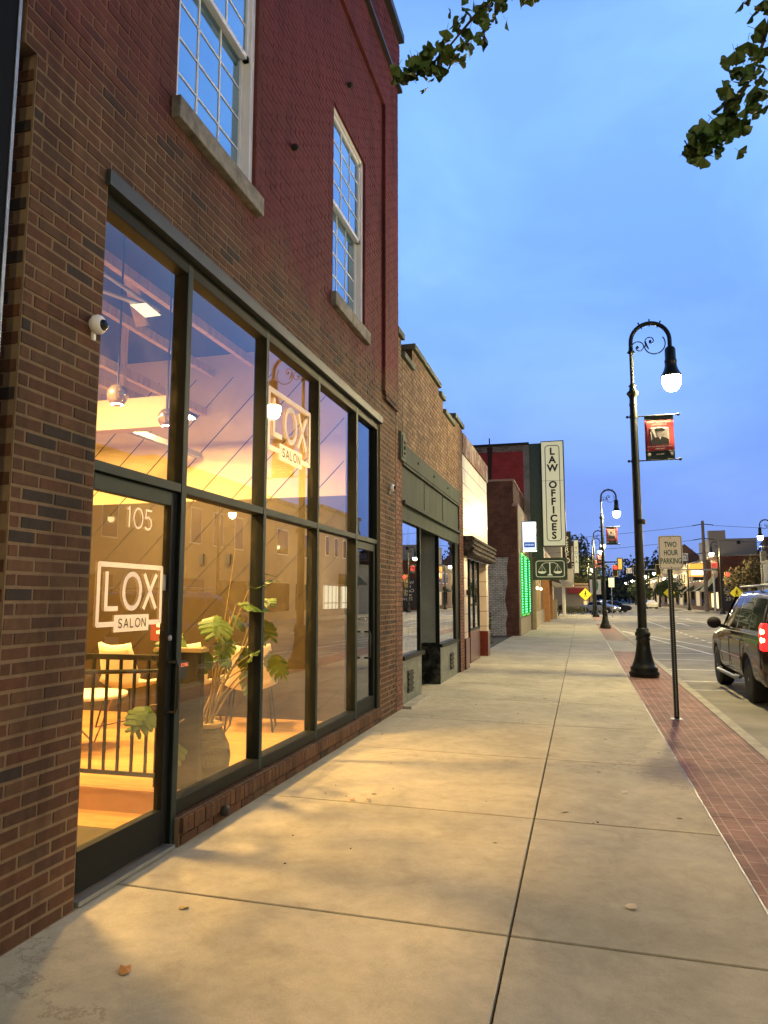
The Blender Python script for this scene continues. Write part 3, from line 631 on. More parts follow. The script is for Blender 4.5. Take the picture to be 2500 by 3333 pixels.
t = thing('styling_shelf', 'wooden shelf with small bottles deep in the salon', 'shelf', (-5.2, 7.8, .16)); g = MB(); [g.box(-5.9,-4.6,7.7,7.99,z,z+.035) for z in (.9,1.35,1.8)]; [g.box(x,x+.03,7.7,7.99,.16,1.83) for x in (-5.93,-4.6)]; g.build('rack', M['woodlight'], t)
for k in range(9):
    g = MB(); x = -5.75+.13*k; g.lathe([(.028,0),(.03,.1),(.012,.13),(.012,.16)], (x,7.82,1.386 if k % 2 else .936), 10); tag(g.build('bottle', mat('bottle %d' % (k % 3), [(.5,.1,.06),(.5,.45,.3),(.08,.12,.2)][k % 3], .25)), 'small bottle standing on the wooden shelf deep in the salon', 'bottle', 'bottles on the salon shelf')
# chairs
def shell_chair(lab=None):
    t = thing('lounge_chair', lab, 'chair', (0,0,0), 'cream lounge chairs with black legs')
    g = MB(); n = 12; m = 8; vs = []
    for i in range(n+1):
        a = i/n
        if a < .5: y, z = .28-.5*(a/.5), .42-.03*math.sin(a*math.pi*2)*.5
        else: b = (a-.5)/.5; y, z = -.22-.14*b, .42+.46*b
        for k in range(m+1):
            u = k/m*2-1; w = .27-.05*max(0, a-.5)*2; vs.append((u*w, y+(.05*u*u if a > .5 else 0), z+(.07*u*u if a <= .6 else .03*u*u)))
    F = [(i*(m+1)+k, i*(m+1)+k+1, (i+1)*(m+1)+k+1, (i+1)*(m+1)+k) for i in range(n) for k in range(m)]
    g.add(vs, F, True); o = g.build('seat_shell', M['leather'], t); s = o.modifiers.new('thick', 'SOLIDIFY'); s.thickness = .035
    for sx in (-1, 1):
        g = MB(); g.tube([(sx*.2,.18,.40), (sx*.25,.24,.0), (sx*.25,-.26,.0), (sx*.2,-.18,.40)], .011, 8); g.build('leg', M['black'], t)
    return t
c0 = shell_chair('cream lounge chair nearest the brass lamps, behind the third pane'); c0.location = (-.98, 7.35, .16); c0.rotation_euler[2] = R(20)
clone(c0, (-2.35, 7.2, .16), 'cream lounge chair seen through the railing behind the door', R(-8)); clone(c0, (-1.75, 7.45, .16), 'cream lounge chair between the two others, behind the podium', R(5))
clone(c0, (-3.3, 6.6, .16), 'cream lounge chair farthest from the window', R(-60))
t = thing('side_table', 'small round wire legged table behind the railing', 'table', (-2.05, 6.0, .16))
g = MB(); g.lathe([(.001,.63),(.38,.63),(.385,.64),(.385,.655),(.38,.665),(.001,.665)], (-2.05,6.0,0), 28); g.build('table_top', M['leather'], t)
for k in range(3):
    a = k*2.094; g = MB(); g.tube([(-2.05+.3*math.cos(a),6+.3*math.sin(a),.63), (-2.05+.26*math.cos(a+1.8),6+.26*math.sin(a+1.8),.17)], .009, 6); g.build('leg', mat('brass wire', (.45,.28,.12), .3, .8), t)
g = MB(); g.lathe([(.035,0),(.045,.06),(.04,.09)], (-2.1,5.85,.666), 14); tag(g.build('candle_cup', mat('pink glass', (.6,.15,.12), .3)), 'small pink cup on the round side table', 'cup')
# monstera in a tall pot
t = thing('potted_plant', 'large split leaf plant in a tall woven pot behind the second pane', 'plant', (-.42, 5.45, .16))
pc = (-.40, 5.30, .16)
g = MB(); g.lathe([(.15,0),(.185,.06),(.20,.16),(.185,.25),(.14,.35),(.125,.39),(.13,.41),(.11,.41),(.10,.37)], pc, 28); g.build('pot', mat('woven pot', (.09,.075,.035), .8, bump=.8, bscale=80, var=.2), t)
g = MB(); g.lathe([(.13,.385),(.145,.40),(.13,.418)], pc, 24); g.build('rope_rim', mat('rope', (.55,.40,.20), .9), t)
def monstera_leaf(g, base, d, size, droop, tw):
    d = Vector(d).normalized(); up = Vector((0,0,1)); s = d.cross(up).normalized(); n = s.cross(d).normalized()
    s = (s*math.cos(tw)+n*math.sin(tw)).normalized(); n = s.cross(d).normalized()
    base = Vector(base); lobes = 5
    for side in (-1, 1):
        for k in range(lobes):
            a0 = .06+k*.165; a1 = a0+.135
            def mid(a): return base+d*size*a-n*(droop*a*a*size)
            prof = [.42,.52,.50,.42,.26][k]*size
            p0 = mid(a0-.03); p1 = mid(a1+.03); q0 = mid(a0+.16)+s*side*prof-n*size*.12; q1 = mid(a1+.17)+s*side*prof*.86-n*size*.14
            g.add([p0, p1, q1, (q0+q1)/2+d*size*.05+s*side*.06*size, q0], [(0,1,2,3,4)], False)
            g.add([mid(a0-.03), mid(min(1, a1+.06)), mid((a0+a1)/2)+s*side*size*.16], [(0,1,2)])
    g.add([base+d*size*.8, base+d*size*1.15-n*droop*size, base+d*size*.85+s*.12*size, base+d*size*.85-s*.12*size], [(0,2,1),(0,1,3)])
leaves = [((-.30,5.25,1.42),(.3,-.5,-.25),.26,.3,.2), ((-.22,5.42,1.50),(.35,.3,.1),.26,.3,-.3), ((-.48,5.05,1.28),(-.2,-.6,-.3),.24,.5,.5), ((-.18,5.65,1.40),(.3,.7,-.4),.26,.4,.3),
          ((-.2,5.55,1.15),(.4,.3,-.8),.26,.2,.6), ((-.15,5.95,1.10),(.3,.6,-.6),.26,.4,.2), ((-.22,5.6,.98),(.4,.25,-.9),.25,.2,.4), ((-.35,5.15,1.18),(-.1,-.4,-.9),.22,.2,.9), ((-.15,5.5,1.62),(.2,.2,.3),.22,.5,0),
          ((-.45,4.95,.55),(-.1,-.5,-.8),.24,.2,.2), ((-.55,4.75,.78),(-.2,-.6,-.7),.22,.2,.7), ((-.40,4.78,.62),(.1,-.2,-1),.22,.2,1.2)]
leaves += [((-.25+.25*random.random()-.12, 5.45+random.uniform(-.35,.45), random.uniform(1.0,1.55)), (random.uniform(-.3,.4), random.uniform(-.7,.7), random.uniform(-.9,.1)), random.uniform(.14,.2), random.uniform(.2,.6), random.uniform(-.8,.9)) for _ in range(9)]
for i, l in enumerate(leaves):
    g = MB(); g.keep = True; monstera_leaf(g, *l); g.build('leaf', M['plantleaf'] if i != 11 else mat('yellowed leaf', (.45,.22,.04), .6), t)
g = MB()
for i, l in enumerate(leaves):
    a = Vector((pc[0]+random.uniform(-.05,.05), pc[1]+random.uniform(-.05,.05), .55)); b = Vector(l[0]); m_ = (a+b)/2+Vector((random.uniform(-.06,.06), random.uniform(-.06,.06), .10)); g.tube([a, (a+m_)/2+Vector((0,0,.05)), m_, b], [.009,.007,.006,.005], 6)
g.tube([(-.38,5.32,.55), (-.34,5.42,1.2), (-.28,5.5,1.95)], [.008,.006,.003], 6)
g.build('stem', mat('plant stem', (.30,.22,.09), .6), t)

# ------------------------------------------------------------------ tan brick shop with the stepped parapet
TB = thing('brick_shop', 'low tan brick shop with a stepped stone coped parapet and green marble base', 'building', (0, 13, 0))
SH = (10.25, 15.45, 0, 3.83)
g = MB(); wall_plate(g, 9.86, 16.0, 0, 5.15, -.30, 0, [SH]); g.box(-12, -.3, 15.7, 16.0, 0, 5.1); g.box(-12,-.3,9.87,15.7,4.9,5.0)
g.box(-.3,0,9.86,10.2,5.15,5.40); g.box(-.3,0,10.95,13.2,5.15,5.52); g.box(-.3,0,13.2,13.65,5.15,5.38); g.box(-.3,0,14.85,16.0,5.15,5.36)
g.build('wall', M['tmortar'], TB)
g = MB(); bricks(g, 10.25, 15.45, 3.83, 5.15, 0, [(11.0,13.0,4.52,4.545),(12.975,13.0,4.1,4.545)], rh=.068, bl=.21, jitter=.003)
for a, b, c, d in ((9.86,10.2,5.15,5.40), (10.95,13.2,5.15,5.52), (13.2,13.65,5.15,5.38), (14.85,16.0,5.15,5.36)): bricks(g, a, b, c, d, 0, rh=.068)
bricks(g, 9.86, 10.25, 3.83, 5.15, 0, rh=.068); bricks(g, 15.45, 16.0, 3.83, 5.15, 0, rh=.068)
g.build('brick_facing', M['tbrick'], TB)
for a, b in ((9.86, 10.25), (15.45, 16.0)): g = MB(); bricks(g, a, b, 0, 3.83, 0, rh=.068, bl=.19); g.build('pier_facing', M['pbrick'], TB)
g = MB()
for a, b, z in ((9.84,10.22,5.40), (10.22,10.93,5.15), (10.93,13.22,5.52), (13.22,13.67,5.38), (13.67,14.83,5.15), (14.83,16.03,5.36)): g.box(-.34, .06, a, b, z, z+.09)
g.build('coping', M['greenstone'], TB, bevel=.01)
g = MB(); g.box(.0,.045,10.02,10.27,3.55,3.97); g.box(.045,.06,10.06,10.23,3.60,3.92); g.sphere((.06,10.145,3.82),.03,8); g.sphere((.06,10.145,3.74),.04,8); g.sphere((.06,10.145,3.66),.03,8)
g.build('carved_tile', M['greenstone'], TB)
g = MB(); g.box(-.1,-.02,10.25,15.45,2.99,3.52); g.box(-.1,.03,10.25,15.45,3.56,3.83); g.box(-.1,.02,10.25,15.45,3.515,3.555)
for y in (11.9, 13.6): g.box(-.021,-.012,y-.01,y+.01,2.99,3.52)
g.build('fascia', M['greenmetal'], TB)
g = MB(); g.box(-.12,.045,10.25,15.45,2.93,2.985); g.box(-.12,-.01,10.25,15.45,2.70,2.93); g.build('transom_bar', M['greenmetal'], TB)
g = MB()
for y in (11.2,12.5,13.9): g.lathe([(.025,.03),(.02,.05)], (0,y,3.70), 8, axis='x')
g.build('bolt', M['blackmat'], TB)
RD = -1.6
pieces('marble_base', M['marble'], TB, [(-.18,-.02,10.25,11.62,0,.66), (-.18,-.02,13.24,15.12,0,.66)])
pieces('marble_return', M['blackmarble'], TB, [(RD,-.012,13.205,13.239,0,.665), (RD,-.19,11.56,11.62,0,.66)])
for a, b in ((10.25,11.66), (13.2,15.119)):
    g = MB(); g.box(-.2, .03, a, b, .66, .72); g.box(-.1,-.03,a+.02,a+.07,.72,2.70); g.box(-.1,-.03,b-.07,b-.02,.72,2.70); g.build('window_frame', M['frame'], TB)
pieces('door_jamb', M['frame'], TB, [(-.35,-.03,15.12,15.45,0,2.70), (RD, RD+.05, 13.20,13.27,.7,2.7)])
for a, b in ((10.29,11.58), (13.265,15.08)): pane(a, b, .72, 2.7, 'shop_window', TB, -.06, M['glass2'])
g = MB(); g.keep = True; g.add([(RD,13.245,.74), (-.1,13.245,.74), (-.1,13.245,2.7), (RD,13.245,2.7)], [(0,1,2,3)]); g.build('side_window', mat('milky side pane', (.33,.37,.36), .15, var=.25, vscale=2, spec=.9), TB)
g = MB(); g.box(RD-.06,RD,11.6,13.25,0,2.7); g.build('shop_door', mat('shop door', (.10,.11,.10), .5), TB)
g = MB(); g.box(-3.2,-3.1,10.2,15.5,0,3); g.box(-3.1,-.2,15.2,15.3,0,3); g.build('back_wall', mat('pale green plaster', (.34,.38,.34), .9, var=.2, vscale=2), TB)
g = MB(); g.box(-1.3,-.95,13.9,14.35,0,2.4); g.mi(1); g.box(-1.31,-.94,13.89,14.36,1.55,1.8); g.box(-1.31,-.94,13.89,14.36,.95,1.15); g.build('display_column', [mat('white display', (.6,.58,.55), .7), mat('faded red band', (.45,.10,.07), .7)], TB)
for y in (10.65, 14.3):
    g = MB(); g.box(-.021,-.004,y-.02,y+.30,.16,.48); v = g.build('vent', M['blackmat'], TB)
    g = MB()
    for k in range(4): g.bar((-.0,y-.01,.21+k*.075), (-.0,y+.29,.21+k*.075), .025, .02)
    g.build('vent_slat', M['greenmetal'], v)
g = MB(); g.box(-.1,.14,10.2,11.5,-.03,.035); g.build('doorstep', M['kerbc'], TB, bevel=.01)

# ------------------------------------------------------------------ white tile shop with dark canopy
WT = thing('tile_shop', 'small shop faced in cream tiles with rusty metal trim above and maroon tiled base', 'building', (0, 18, 0))
cream = brick_tex('cream glazed tiles', (.62,.60,.47), (.56,.54,.42), (.10,.09,.07), 'yz', 1.05, .345, .012, .35, .12)
g = MB(); g.box(-9,0,16.02,20.40,2.95,4.80); g.box(-9,-.9,16.02,20.4,0,2.95); g.build('wall', cream, WT)
g = MB(); pts = []
for k in range(44): pts.append((.02+.025*(k % 2), 16.0+k*.1015))
g.prism(pts+[(-.2,20.4),(-.2,16.0)], 4.8, 5.28, 'z'); g.build('metal_trim', M['rust'], WT)
g = MB(); g.box(-.02,.20,16.05,20.45,2.50,2.94); 
for k in range(4): g.box(.20,.235,16.05,20.45,2.53+k*.11,2.58+k*.11)
g.build('canopy', mat('grimy canopy metal', (.05,.042,.038), .85, var=.7, vscale=9, dark=(.28,.25,.23), dscale=8, damt=.5, spec=.1), WT)
pink = brick_tex('pale pink tiles', (.60,.48,.42), (.56,.45,.40), (.14,.12,.1), 'yz', .6, .4, .01, .35, .1)
pieces('pillar', pink, WT, [(-.5,.0,16.05,16.55,.67,2.5), (-.5,.0,19.95,20.40,.67,2.5)])
pieces('maroon_base', M['maroon'], WT, [(-.5,.03,16.03,16.57,0,.67), (-.5,.03,19.93,20.42,0,.67), (-.9,-.10,17.6,19.3,0,.76)], .006)
g = MB(); [g.box(-.16,-.10,y-.03,y+.03,.76,2.5) for y in (17.62,18.4,19.28)]; g.box(-.16,-.1,17.6,19.3,.76,.82); g.box(-.9,-.16,17.6,17.66,.76,.82); g.build('window_frame', M['frame'], WT)
pane(17.65, 19.25, .8, 2.5, 'shop_window', WT, -.13, M['glass2'])
pieces('curtain', mat('pale curtain', (.5,.55,.5), .8), WT, [(-.75,-.70,17.9,18.2,.8,2.4), (-.75,-.7,18.5,18.75,.8,2.4)])
g = MB(); g.box(.0,.10,16.35,16.47,1.62,1.74); g.build('wall_lamp', M['blackmat'], WT)
# vacant lot: asphalt patch, bush, gravel
g = MB(); g.box(-9,-.31,20.5,30.9,-.2,-.01); struct(g.build('lot', mat('old asphalt', (.045,.047,.05), .9, var=.4, vscale=3)))
def leaf_ball(g, c, r, n, s, sc=(1,1,1)):
    for _ in range(n):
        d = Vector((random.gauss(0,1), random.gauss(0,1), random.gauss(0,1))).normalized()*r*random.random()**.4
        p = Vector(c)+Vector((d.x*sc[0], d.y*sc[1], d.z*sc[2])); a = Vector((random.gauss(0,1), random.gauss(0,1), random.gauss(0,1))).normalized(); b = a.cross(Vector((random.gauss(0,1), random.gauss(0,1), random.gauss(0,1)))).normalized()
        q = s*random.uniform(.6,1.4); g.add([p-a*q, p+b*q*.5, p+a*q, p-b*q*.5], [(0,1,2,3)])
t = thing('bush', 'dark green bushy shrub beside the cream tiled shop', 'bush', (-.45, 21.3, 0)); g = MB(); g.keep = True
for c, r in (((-.5,21.2,.55),.5), ((-.45,21.5,.9),.42), ((-.6,21.1,1.15),.3), ((-.5,21.9,.45),.4), ((-.42,21.4,.25),.4)): leaf_ball(g, c, r, 420, .05)
g.build('foliage', M['treeleaf'], t); g = MB(); [g.tube([(-.5,21.35,0), (-.5+random.uniform(-.2,.2),21.4+random.uniform(-.3,.3),.9)], [.02,.008], 5) for _ in range(5)]; g.build('stem', M['bark'], t)

# ------------------------------------------------------------------ dark brick building with the green lit window
DB = thing('side_building', 'dark brick building with a whitewashed patch beside the vacant lot', 'building', (0, 33, 0))
sideb = brick_tex('dark side brick', (.13,.055,.042), (.10,.045,.035), (.055,.04,.035), 'xz', .22, .075, .009, .9, .4)
g = MB(); g.box(-12,-.17,31,37.3,0,6.55); g.box(-.17,-.02,31,37.3,0,5.45); g.build('wall', sideb, DB)
whit = brick_tex('whitewashed brick', (.42,.43,.46), (.33,.34,.37), (.12,.11,.11), 'xz', .22, .075, .009, .9, .45)
g = MB(); pts = [(-3.4,-.02),(-.55,-.02),(-.58,.5),(-.5,.9),(-.60,1.5),(-.48,2.2),(-.5,2.8),(-.42,3.27),(-3.4,3.27)]; g.prism(pts, 30.985, 30.998, 'y'); g.build('whitewash', whit, DB)
g = MB(); g.box(-12,-.12,30.95,37.35,6.55,6.63); g.box(-.22,.03,30.93,37.3,5.45,5.56); g.build('coping', mat('pink grey coping', (.26,.18,.17), .8), DB)
stucco = mat('tan stucco', (.30,.25,.18), .8, var=.2, vscale=4)
g = MB(); wall_plate(g, 31, 37.28, .72, 5.44, -.02, .02, [(31.7,36.6,.74,3.6)]); g.build('front_plaster', stucco, DB)
g = MB(); g.box(-.02,.05,31,37.28,0,.72); g.build('tiled_base', brick_tex('tan base tiles', (.34,.28,.19), (.30,.25,.17), (.09,.07,.05), 'yz', .9, .72, .014, .4, .1), DB)
LED = emis('green light strip', (.01,.60,.05), .8); LEDW = emis('mint light dot', (.15,1,.42), 3.6)
for a, b in ((31.75,33.6), (34.3,36.5)):
    f = MB(); f.mi(0)
    for y in (a, b): f.box(.02,.07,y-.05,y+.05,.8,3.5)
    f.box(.02,.07,a,b,.78,.86); f.box(.02,.07,a,b,3.44,3.52); o = f.build('lit_window_frame', LED, DB)
    d = MB()
    for y in (a, b):
        for k in range(22): d.sphere((.075,y,.95+k*.115), .03, 6)
    d.build('light_dots', LEDW, o)
    pane(a+.05, b-.05, .86, 3.44, 'lit_window', DB, .0, mat('green tinted window', (.02,.20,.05), .1, emit=(.02,.8,.10), estr=.06))
t = thing('lit_sign', 'white backlit box sign with blue lower band hung above the green lights', 'sign', (.3, 33.6, 4.4))
SY = 33.5
g = MB(); g.box(-.02,.62,SY,SY+.5,3.72,5.06); g.build('sign_box', M['frame'], t)
g = MB(); g.box(.02,.60,SY-.012,SY,3.76,5.02); g.build('sign_face', emis('white lit face', (.80,.92,1), 1.7), t)
g = MB(); g.box(.02,.60,SY+.02,SY+.48,3.70,3.718); g.build('sign_underside', emis('pale green underside glow', (.65,1,.40), 9), t)
g = MB(); g.box(.06,.56,SY-.018,SY-.014,3.84,4.10); g.build('blue_band', emis('blue print', (.02,.10,.42), .8), t); g = MB(); g.box(.06,.56,SY-.018,SY-.014,4.90,4.915); g.build('blue_line', emis('blue print', (.02,.10,.42), .8), t)
text('MUTUAL\nLOANZ', .15, emis('grey blue print', (.10,.16,.25), .5), (.31, SY-.02, 4.50), RS, 'sign_lettering', t, sx=.8, line=1.5)
text('618-555-0100', .09, emis('white print', (.8,.9,1), 1.5), (.31, SY-.022, 3.97), RS, 'sign_number', t, sx=.75)

# ------------------------------------------------------------------ law office
LB = thing('law_office', 'tall red sided building with dark green front behind the law sign', 'building', (0, 43, 0))
LY = 37.35
redside = brick_tex('red painted side wall', (.34,.045,.05), (.31,.04,.045), (.28,.038,.042), 'xz', .22, .075, .006, .85, .2)
g = MB(); g.box(-13,-.16,LY,50,0,9.1); g.build('wall', redside, LB)
ragged = brick_tex('bare brick band', (.22,.17,.15), (.09,.05,.045), (.3,.28,.26), 'xz', .22, .075, .012, .9, .6)
g = MB(); g.box(-13,-.16,LY,50,9.1,9.42); g.build('bare_brick_band', ragged, LB)
g = MB(); g.box(-13,.14,LY-.05,50,9.42,9.55); g.box(-1.9,-1.84,LY-.08,LY-.02,9.42,9.85); g.build('roof_edge', M['blackmat'], LB)
g = MB(); g.prism([(-2.02,9.40),(-1.72,9.40),(-1.76,8.6),(-1.80,7.6),(-1.95,7.55),(-1.97,8.5)], LY-.008, LY-.002, 'y'); g.build('soot_streak', mat('soot', (.035,.018,.018), .95), LB)
g = MB(); g.box(-.16,.14,LY,37.65,0,9.42); g.build('grey_pilaster', mat('grey concrete', (.22,.21,.20), .9, var=.4, vscale=2), LB)
dg_ = mat('dark green metal', (.045,.085,.08), .5, .2, var=.2)
g = MB(); g.box(-.16,.10,37.65,50,3.1,9.42); g.box(.14,.74,37.6,38.2,3.0,9.52); g.build('green_front', dg_, LB)
g = MB(); g.box(-.14,.12,37.65,50,0,.85); g.build('base_tiles', brick_tex('light tan tiles', (.42,.36,.25), (.38,.33,.23), (.1,.08,.06), 'yz', .8, .85, .014, .3, .1), LB)
pieces('tan_pilaster', mat('tan tile pilaster', (.40,.31,.19), .4, var=.2), LB, [(-.14,.13,y,y+.3,.85,3.1) for y in (37.7,39.8,41.5,43.6,45.5)]+[(.145,.32,37.4,37.59,0,3.6)])
g = MB(); g.box(-.10,-.05,37.65,50,.85,3.1); g.build('dark_window', M['carglass'], LB)
for y in (40.0,43.8): g = MB(); g.sphere((.24,y,2.1), .08, 10); g.build('wall_light', emis('sconce', (1,.8,.45), 6), LB)
t = thing('law_sign', 'tall cream vertical blade sign reading LAW OFFICES in black', 'sign', (1.3, 37.3, 6.8))
cr_ = mat('cream sign face', (.50,.49,.34), .5, emit=(1,.95,.62), estr=.32)
g = MB(); g.box(.74,1.88,LY-.05,37.9,4.15,9.55); g.build('sign_box', mat('dark sign box', (.01,.016,.016), .4), t)
g = MB(); g.box(.77,1.83,LY-.075,LY-.05,4.19,9.50); g.build('sign_face', cr_, t)
g = MB(); X0, X1, Z0, Z1, rr = .95, 1.65, 4.42, 9.30, .16
pts = []
for cx_, cz_, a0 in ((X1-rr,Z1-rr,0), (X0+rr,Z1-rr,90), (X0+rr,Z0+rr,180), (X1-rr,Z0+rr,270)):
    for k in range(7): a = R(a0+k*15); pts.append((cx_+rr*math.cos(a), LY-.078, cz_+rr*math.sin(a)))
def loop(g, pts, w, th=.006):
    for a, b in zip(pts, pts[1:]+pts[:1]): g.bar(a, b, w, th, up=(0,1,0))
loop(g, pts, .035); g.box(.77,1.83,LY-.079,LY-.074,7.48,7.495); g.build('sign_border', M['blackmat'], t)
text('L\nA\nW\n \nO\nF\nF\nI\nC\nE\nS', .50, M['blackmat'], (1.30, LY-.08, 6.83), RS, 'sign_lettering', t, sx=1.0, line=.86, bold=.018)
t = thing('scales_sign', 'dark green square sign with cream scales of justice under the law sign', 'sign', (1.05, 37.3, 3.0))
g = MB(); g.box(.19,1.89,LY-.05,37.7,2.47,3.58); g.build('sign_box', mat('olive green sign', (.04,.06,.035), .5), t)
g = MB(); X0, X1, Z0, Z1, rr = .36, 1.74, 2.62, 3.42, .12; pts = []
for cx_, cz_, a0 in ((X1-rr,Z1-rr,0), (X0+rr,Z1-rr,90), (X0+rr,Z0+rr,180), (X1-rr,Z0+rr,270)):
    for k in range(5): a = R(a0+k*22.5); pts.append((cx_+rr*math.cos(a), LY-.055, cz_+rr*math.sin(a)))
loop(g, pts, .03); g.build('sign_border', cr_, t)
g = MB(); y = LY-.056; cx_ = 1.04
g.prism([(cx_-.03,2.74),(cx_+.03,2.74),(cx_+.022,3.36),(cx_-.022,3.36)], y, y+.006); g.prism([(cx_-.14,2.69),(cx_+.14,2.69),(cx_+.07,2.76),(cx_-.07,2.76)], y-.001, y+.006)
for s in (-1, 1):
    arm = [(cx_+s*u, y, 3.30+.05*math.sin(u*9)-.12*u) for u in [i*.042 for i in range(10)]]
    for a, b in zip(arm, arm[1:]): g.bar(a, b, .022, .006, up=(0,1,0))
    px = cx_+s*.385; pz = arm[-1][2]
    for dx in (-.19, 0, .19): g.bar((px,y,pz), (px+dx,y,2.90), .014, .006, up=(0,1,0))
    g.prism([(px-.21,2.90)]+[(px-.21*math.cos(k*math.pi/8), 2.90-.12*math.sin(k*math.pi/8)) for k in range(1,8)]+[(px+.21,2.90)], y, y+.006)
g.build('scales_emblem', cr_, t)

# farther left side blocks
FB = thing('corner_building', 'row of small shopfronts with a wooden awning beyond the law office', 'building', (0, 60, 0))
g = MB(); g.box(-13,0,50.02,72,0,5.2); g.build('wall', mat('tan render', (.26,.21,.16), .9, var=.3, vscale=1), FB)
g = MB(); g.prism([(.0,3.4),(1.15,2.75),(1.15,2.62),(.0,3.0)], 50.5, 56, 'y'); g.build('shingle_awning', mat('brown shingles', (.07,.045,.03), .9, var=.5, vscale=14), FB)
pieces('timber_post', mat('orange timber', (.42,.20,.08), .7, var=.3), FB, [(.0,.45,y,y+.35,0,3.0) for y in (50.4,55.8)])
pieces('shop_window', M['carglass'], FB, [(-.01,.03,y,y+1.6,.7,2.7) for y in (51.2,53.2,58,61,64)])
g = MB(); g.box(.0,.7,57.5,58,0,1.35); g.box(.0,.75,57.45,58.05,1.35,1.45); g.build('stone_pier', mat('cream stone', (.45,.38,.25), .8), FB)
t = thing('hanging_sign', 'black vertical sign with white capitals below the law sign', 'sign', (1.5, 52, 5.0))
g = MB(); g.box(1.35,1.95,52,52.2,3.6,6.2); g.build('sign_box', M['blackmat'], t); text('P\nE\nR\nF\nO', .5, M['vinyl'], (1.65,51.99,4.9), RS, 'sign_lettering', t, line=.75); g = MB(); g.box(1.25,1.34,52,52.2,3.6,6.2); g.build('white_edge', M['white'], t)
t = thing('awning_sign', 'narrow cream vertical sign beyond the black one', 'sign', (2.3, 55, 5))
g = MB(); g.box(2.12,2.42,55,55.1,3.4,5.8); g.build('sign_box', cr_, t); text('T\nD\nY\nA', .3, mat('green print', (.03,.12,.06), .7), (2.27,54.99,4.7), RS, 'sign_lettering', t, line=1.1)
t = thing('porch', 'white porch roof with slim columns at the corner', 'porch', (.9, 66, 0))
g = MB(); g.prism([(.0,3.5),(1.9,2.75),(1.9,2.6),(.0,2.6)], 62, 70, 'y'); g.build('roof', mat('white standing seam', (.5,.5,.48), .6, var=.1), t)
for y in (62.3,66,69.8): g = MB(); g.box(1.0,1.12,y,y+.12,0,2.6); g.build('column', M['white'], t)
t = thing('hedge', 'low clipped hedge at the end of the sidewalk', 'hedge', (1.3, 73.5, 0)); g = MB(); g.keep = True
for k in range(9): leaf_ball(g, (.5+k*.26,73.6+.1*(k % 2),.42), .42, 170, .06)
g.build('foliage', mat('hedge leaves', (.07,.07,.025), .8, var=.4), t)
t = thing('stroller', 'dark folded stroller parked on the sidewalk beside the porch column', 'stroller', (.75, 68, 0))
g = MB(); g.tube([(.55,67.8,.12),(.8,68,.9),(.85,68,1.1)], .03, 6); g.tube([(1.0,67.8,.12),(.75,68,.9)], .03, 6); g.sphere((.78,67.9,.75),.28,10,(1,1,.9)); g.build('frame', M['blackmat'], t)
for x in (.5, 1.05): g = MB(); g.lathe([(.12,-.03),(.12,.03)], (x,67.8,.12), 12, axis='x'); g.build('wheel', M['rubber'], t)
BG = thing('far_building', 'grey clapboard building across the side street on the left', 'building', (-4, 112, 0))
g = MB(); g.box(-14,1.6,104,118,0,8.8); g.build('wall', mat('grey siding', (.22,.21,.21), .9, var=.1), BG); g = MB(); g.prism([(-14,8.8),(1.8,8.8),(1.8,9.1),(-14,9.3)], 103.8, 118.2, 'y'); g.build('roof', M['blackmat'], BG)
t = thing('low_building', 'low building with a small red awning across the side street on the left', 'building', (1.5, 100, 0))
g = MB(); g.box(-8,2.6,99,103,0,3.0); g.build('wall', mat('beige block', (.30,.27,.22), .9), t); g = MB(); g.prism([(.8,2.9),(3.3,2.9),(3.3,2.2),(.8,2.2)], 98.2, 99, 'y'); g.build('awning', mat('red awning', (.35,.04,.04), .7), t)
g = MB(); g.box(-1,4.0,103.5,112,0,3.4); g.mi(0); g.box(-1,4.6,103.3,112.2,3.4,3.6); g.build('annex', mat('brown annex', (.17,.12,.10), .9), t)

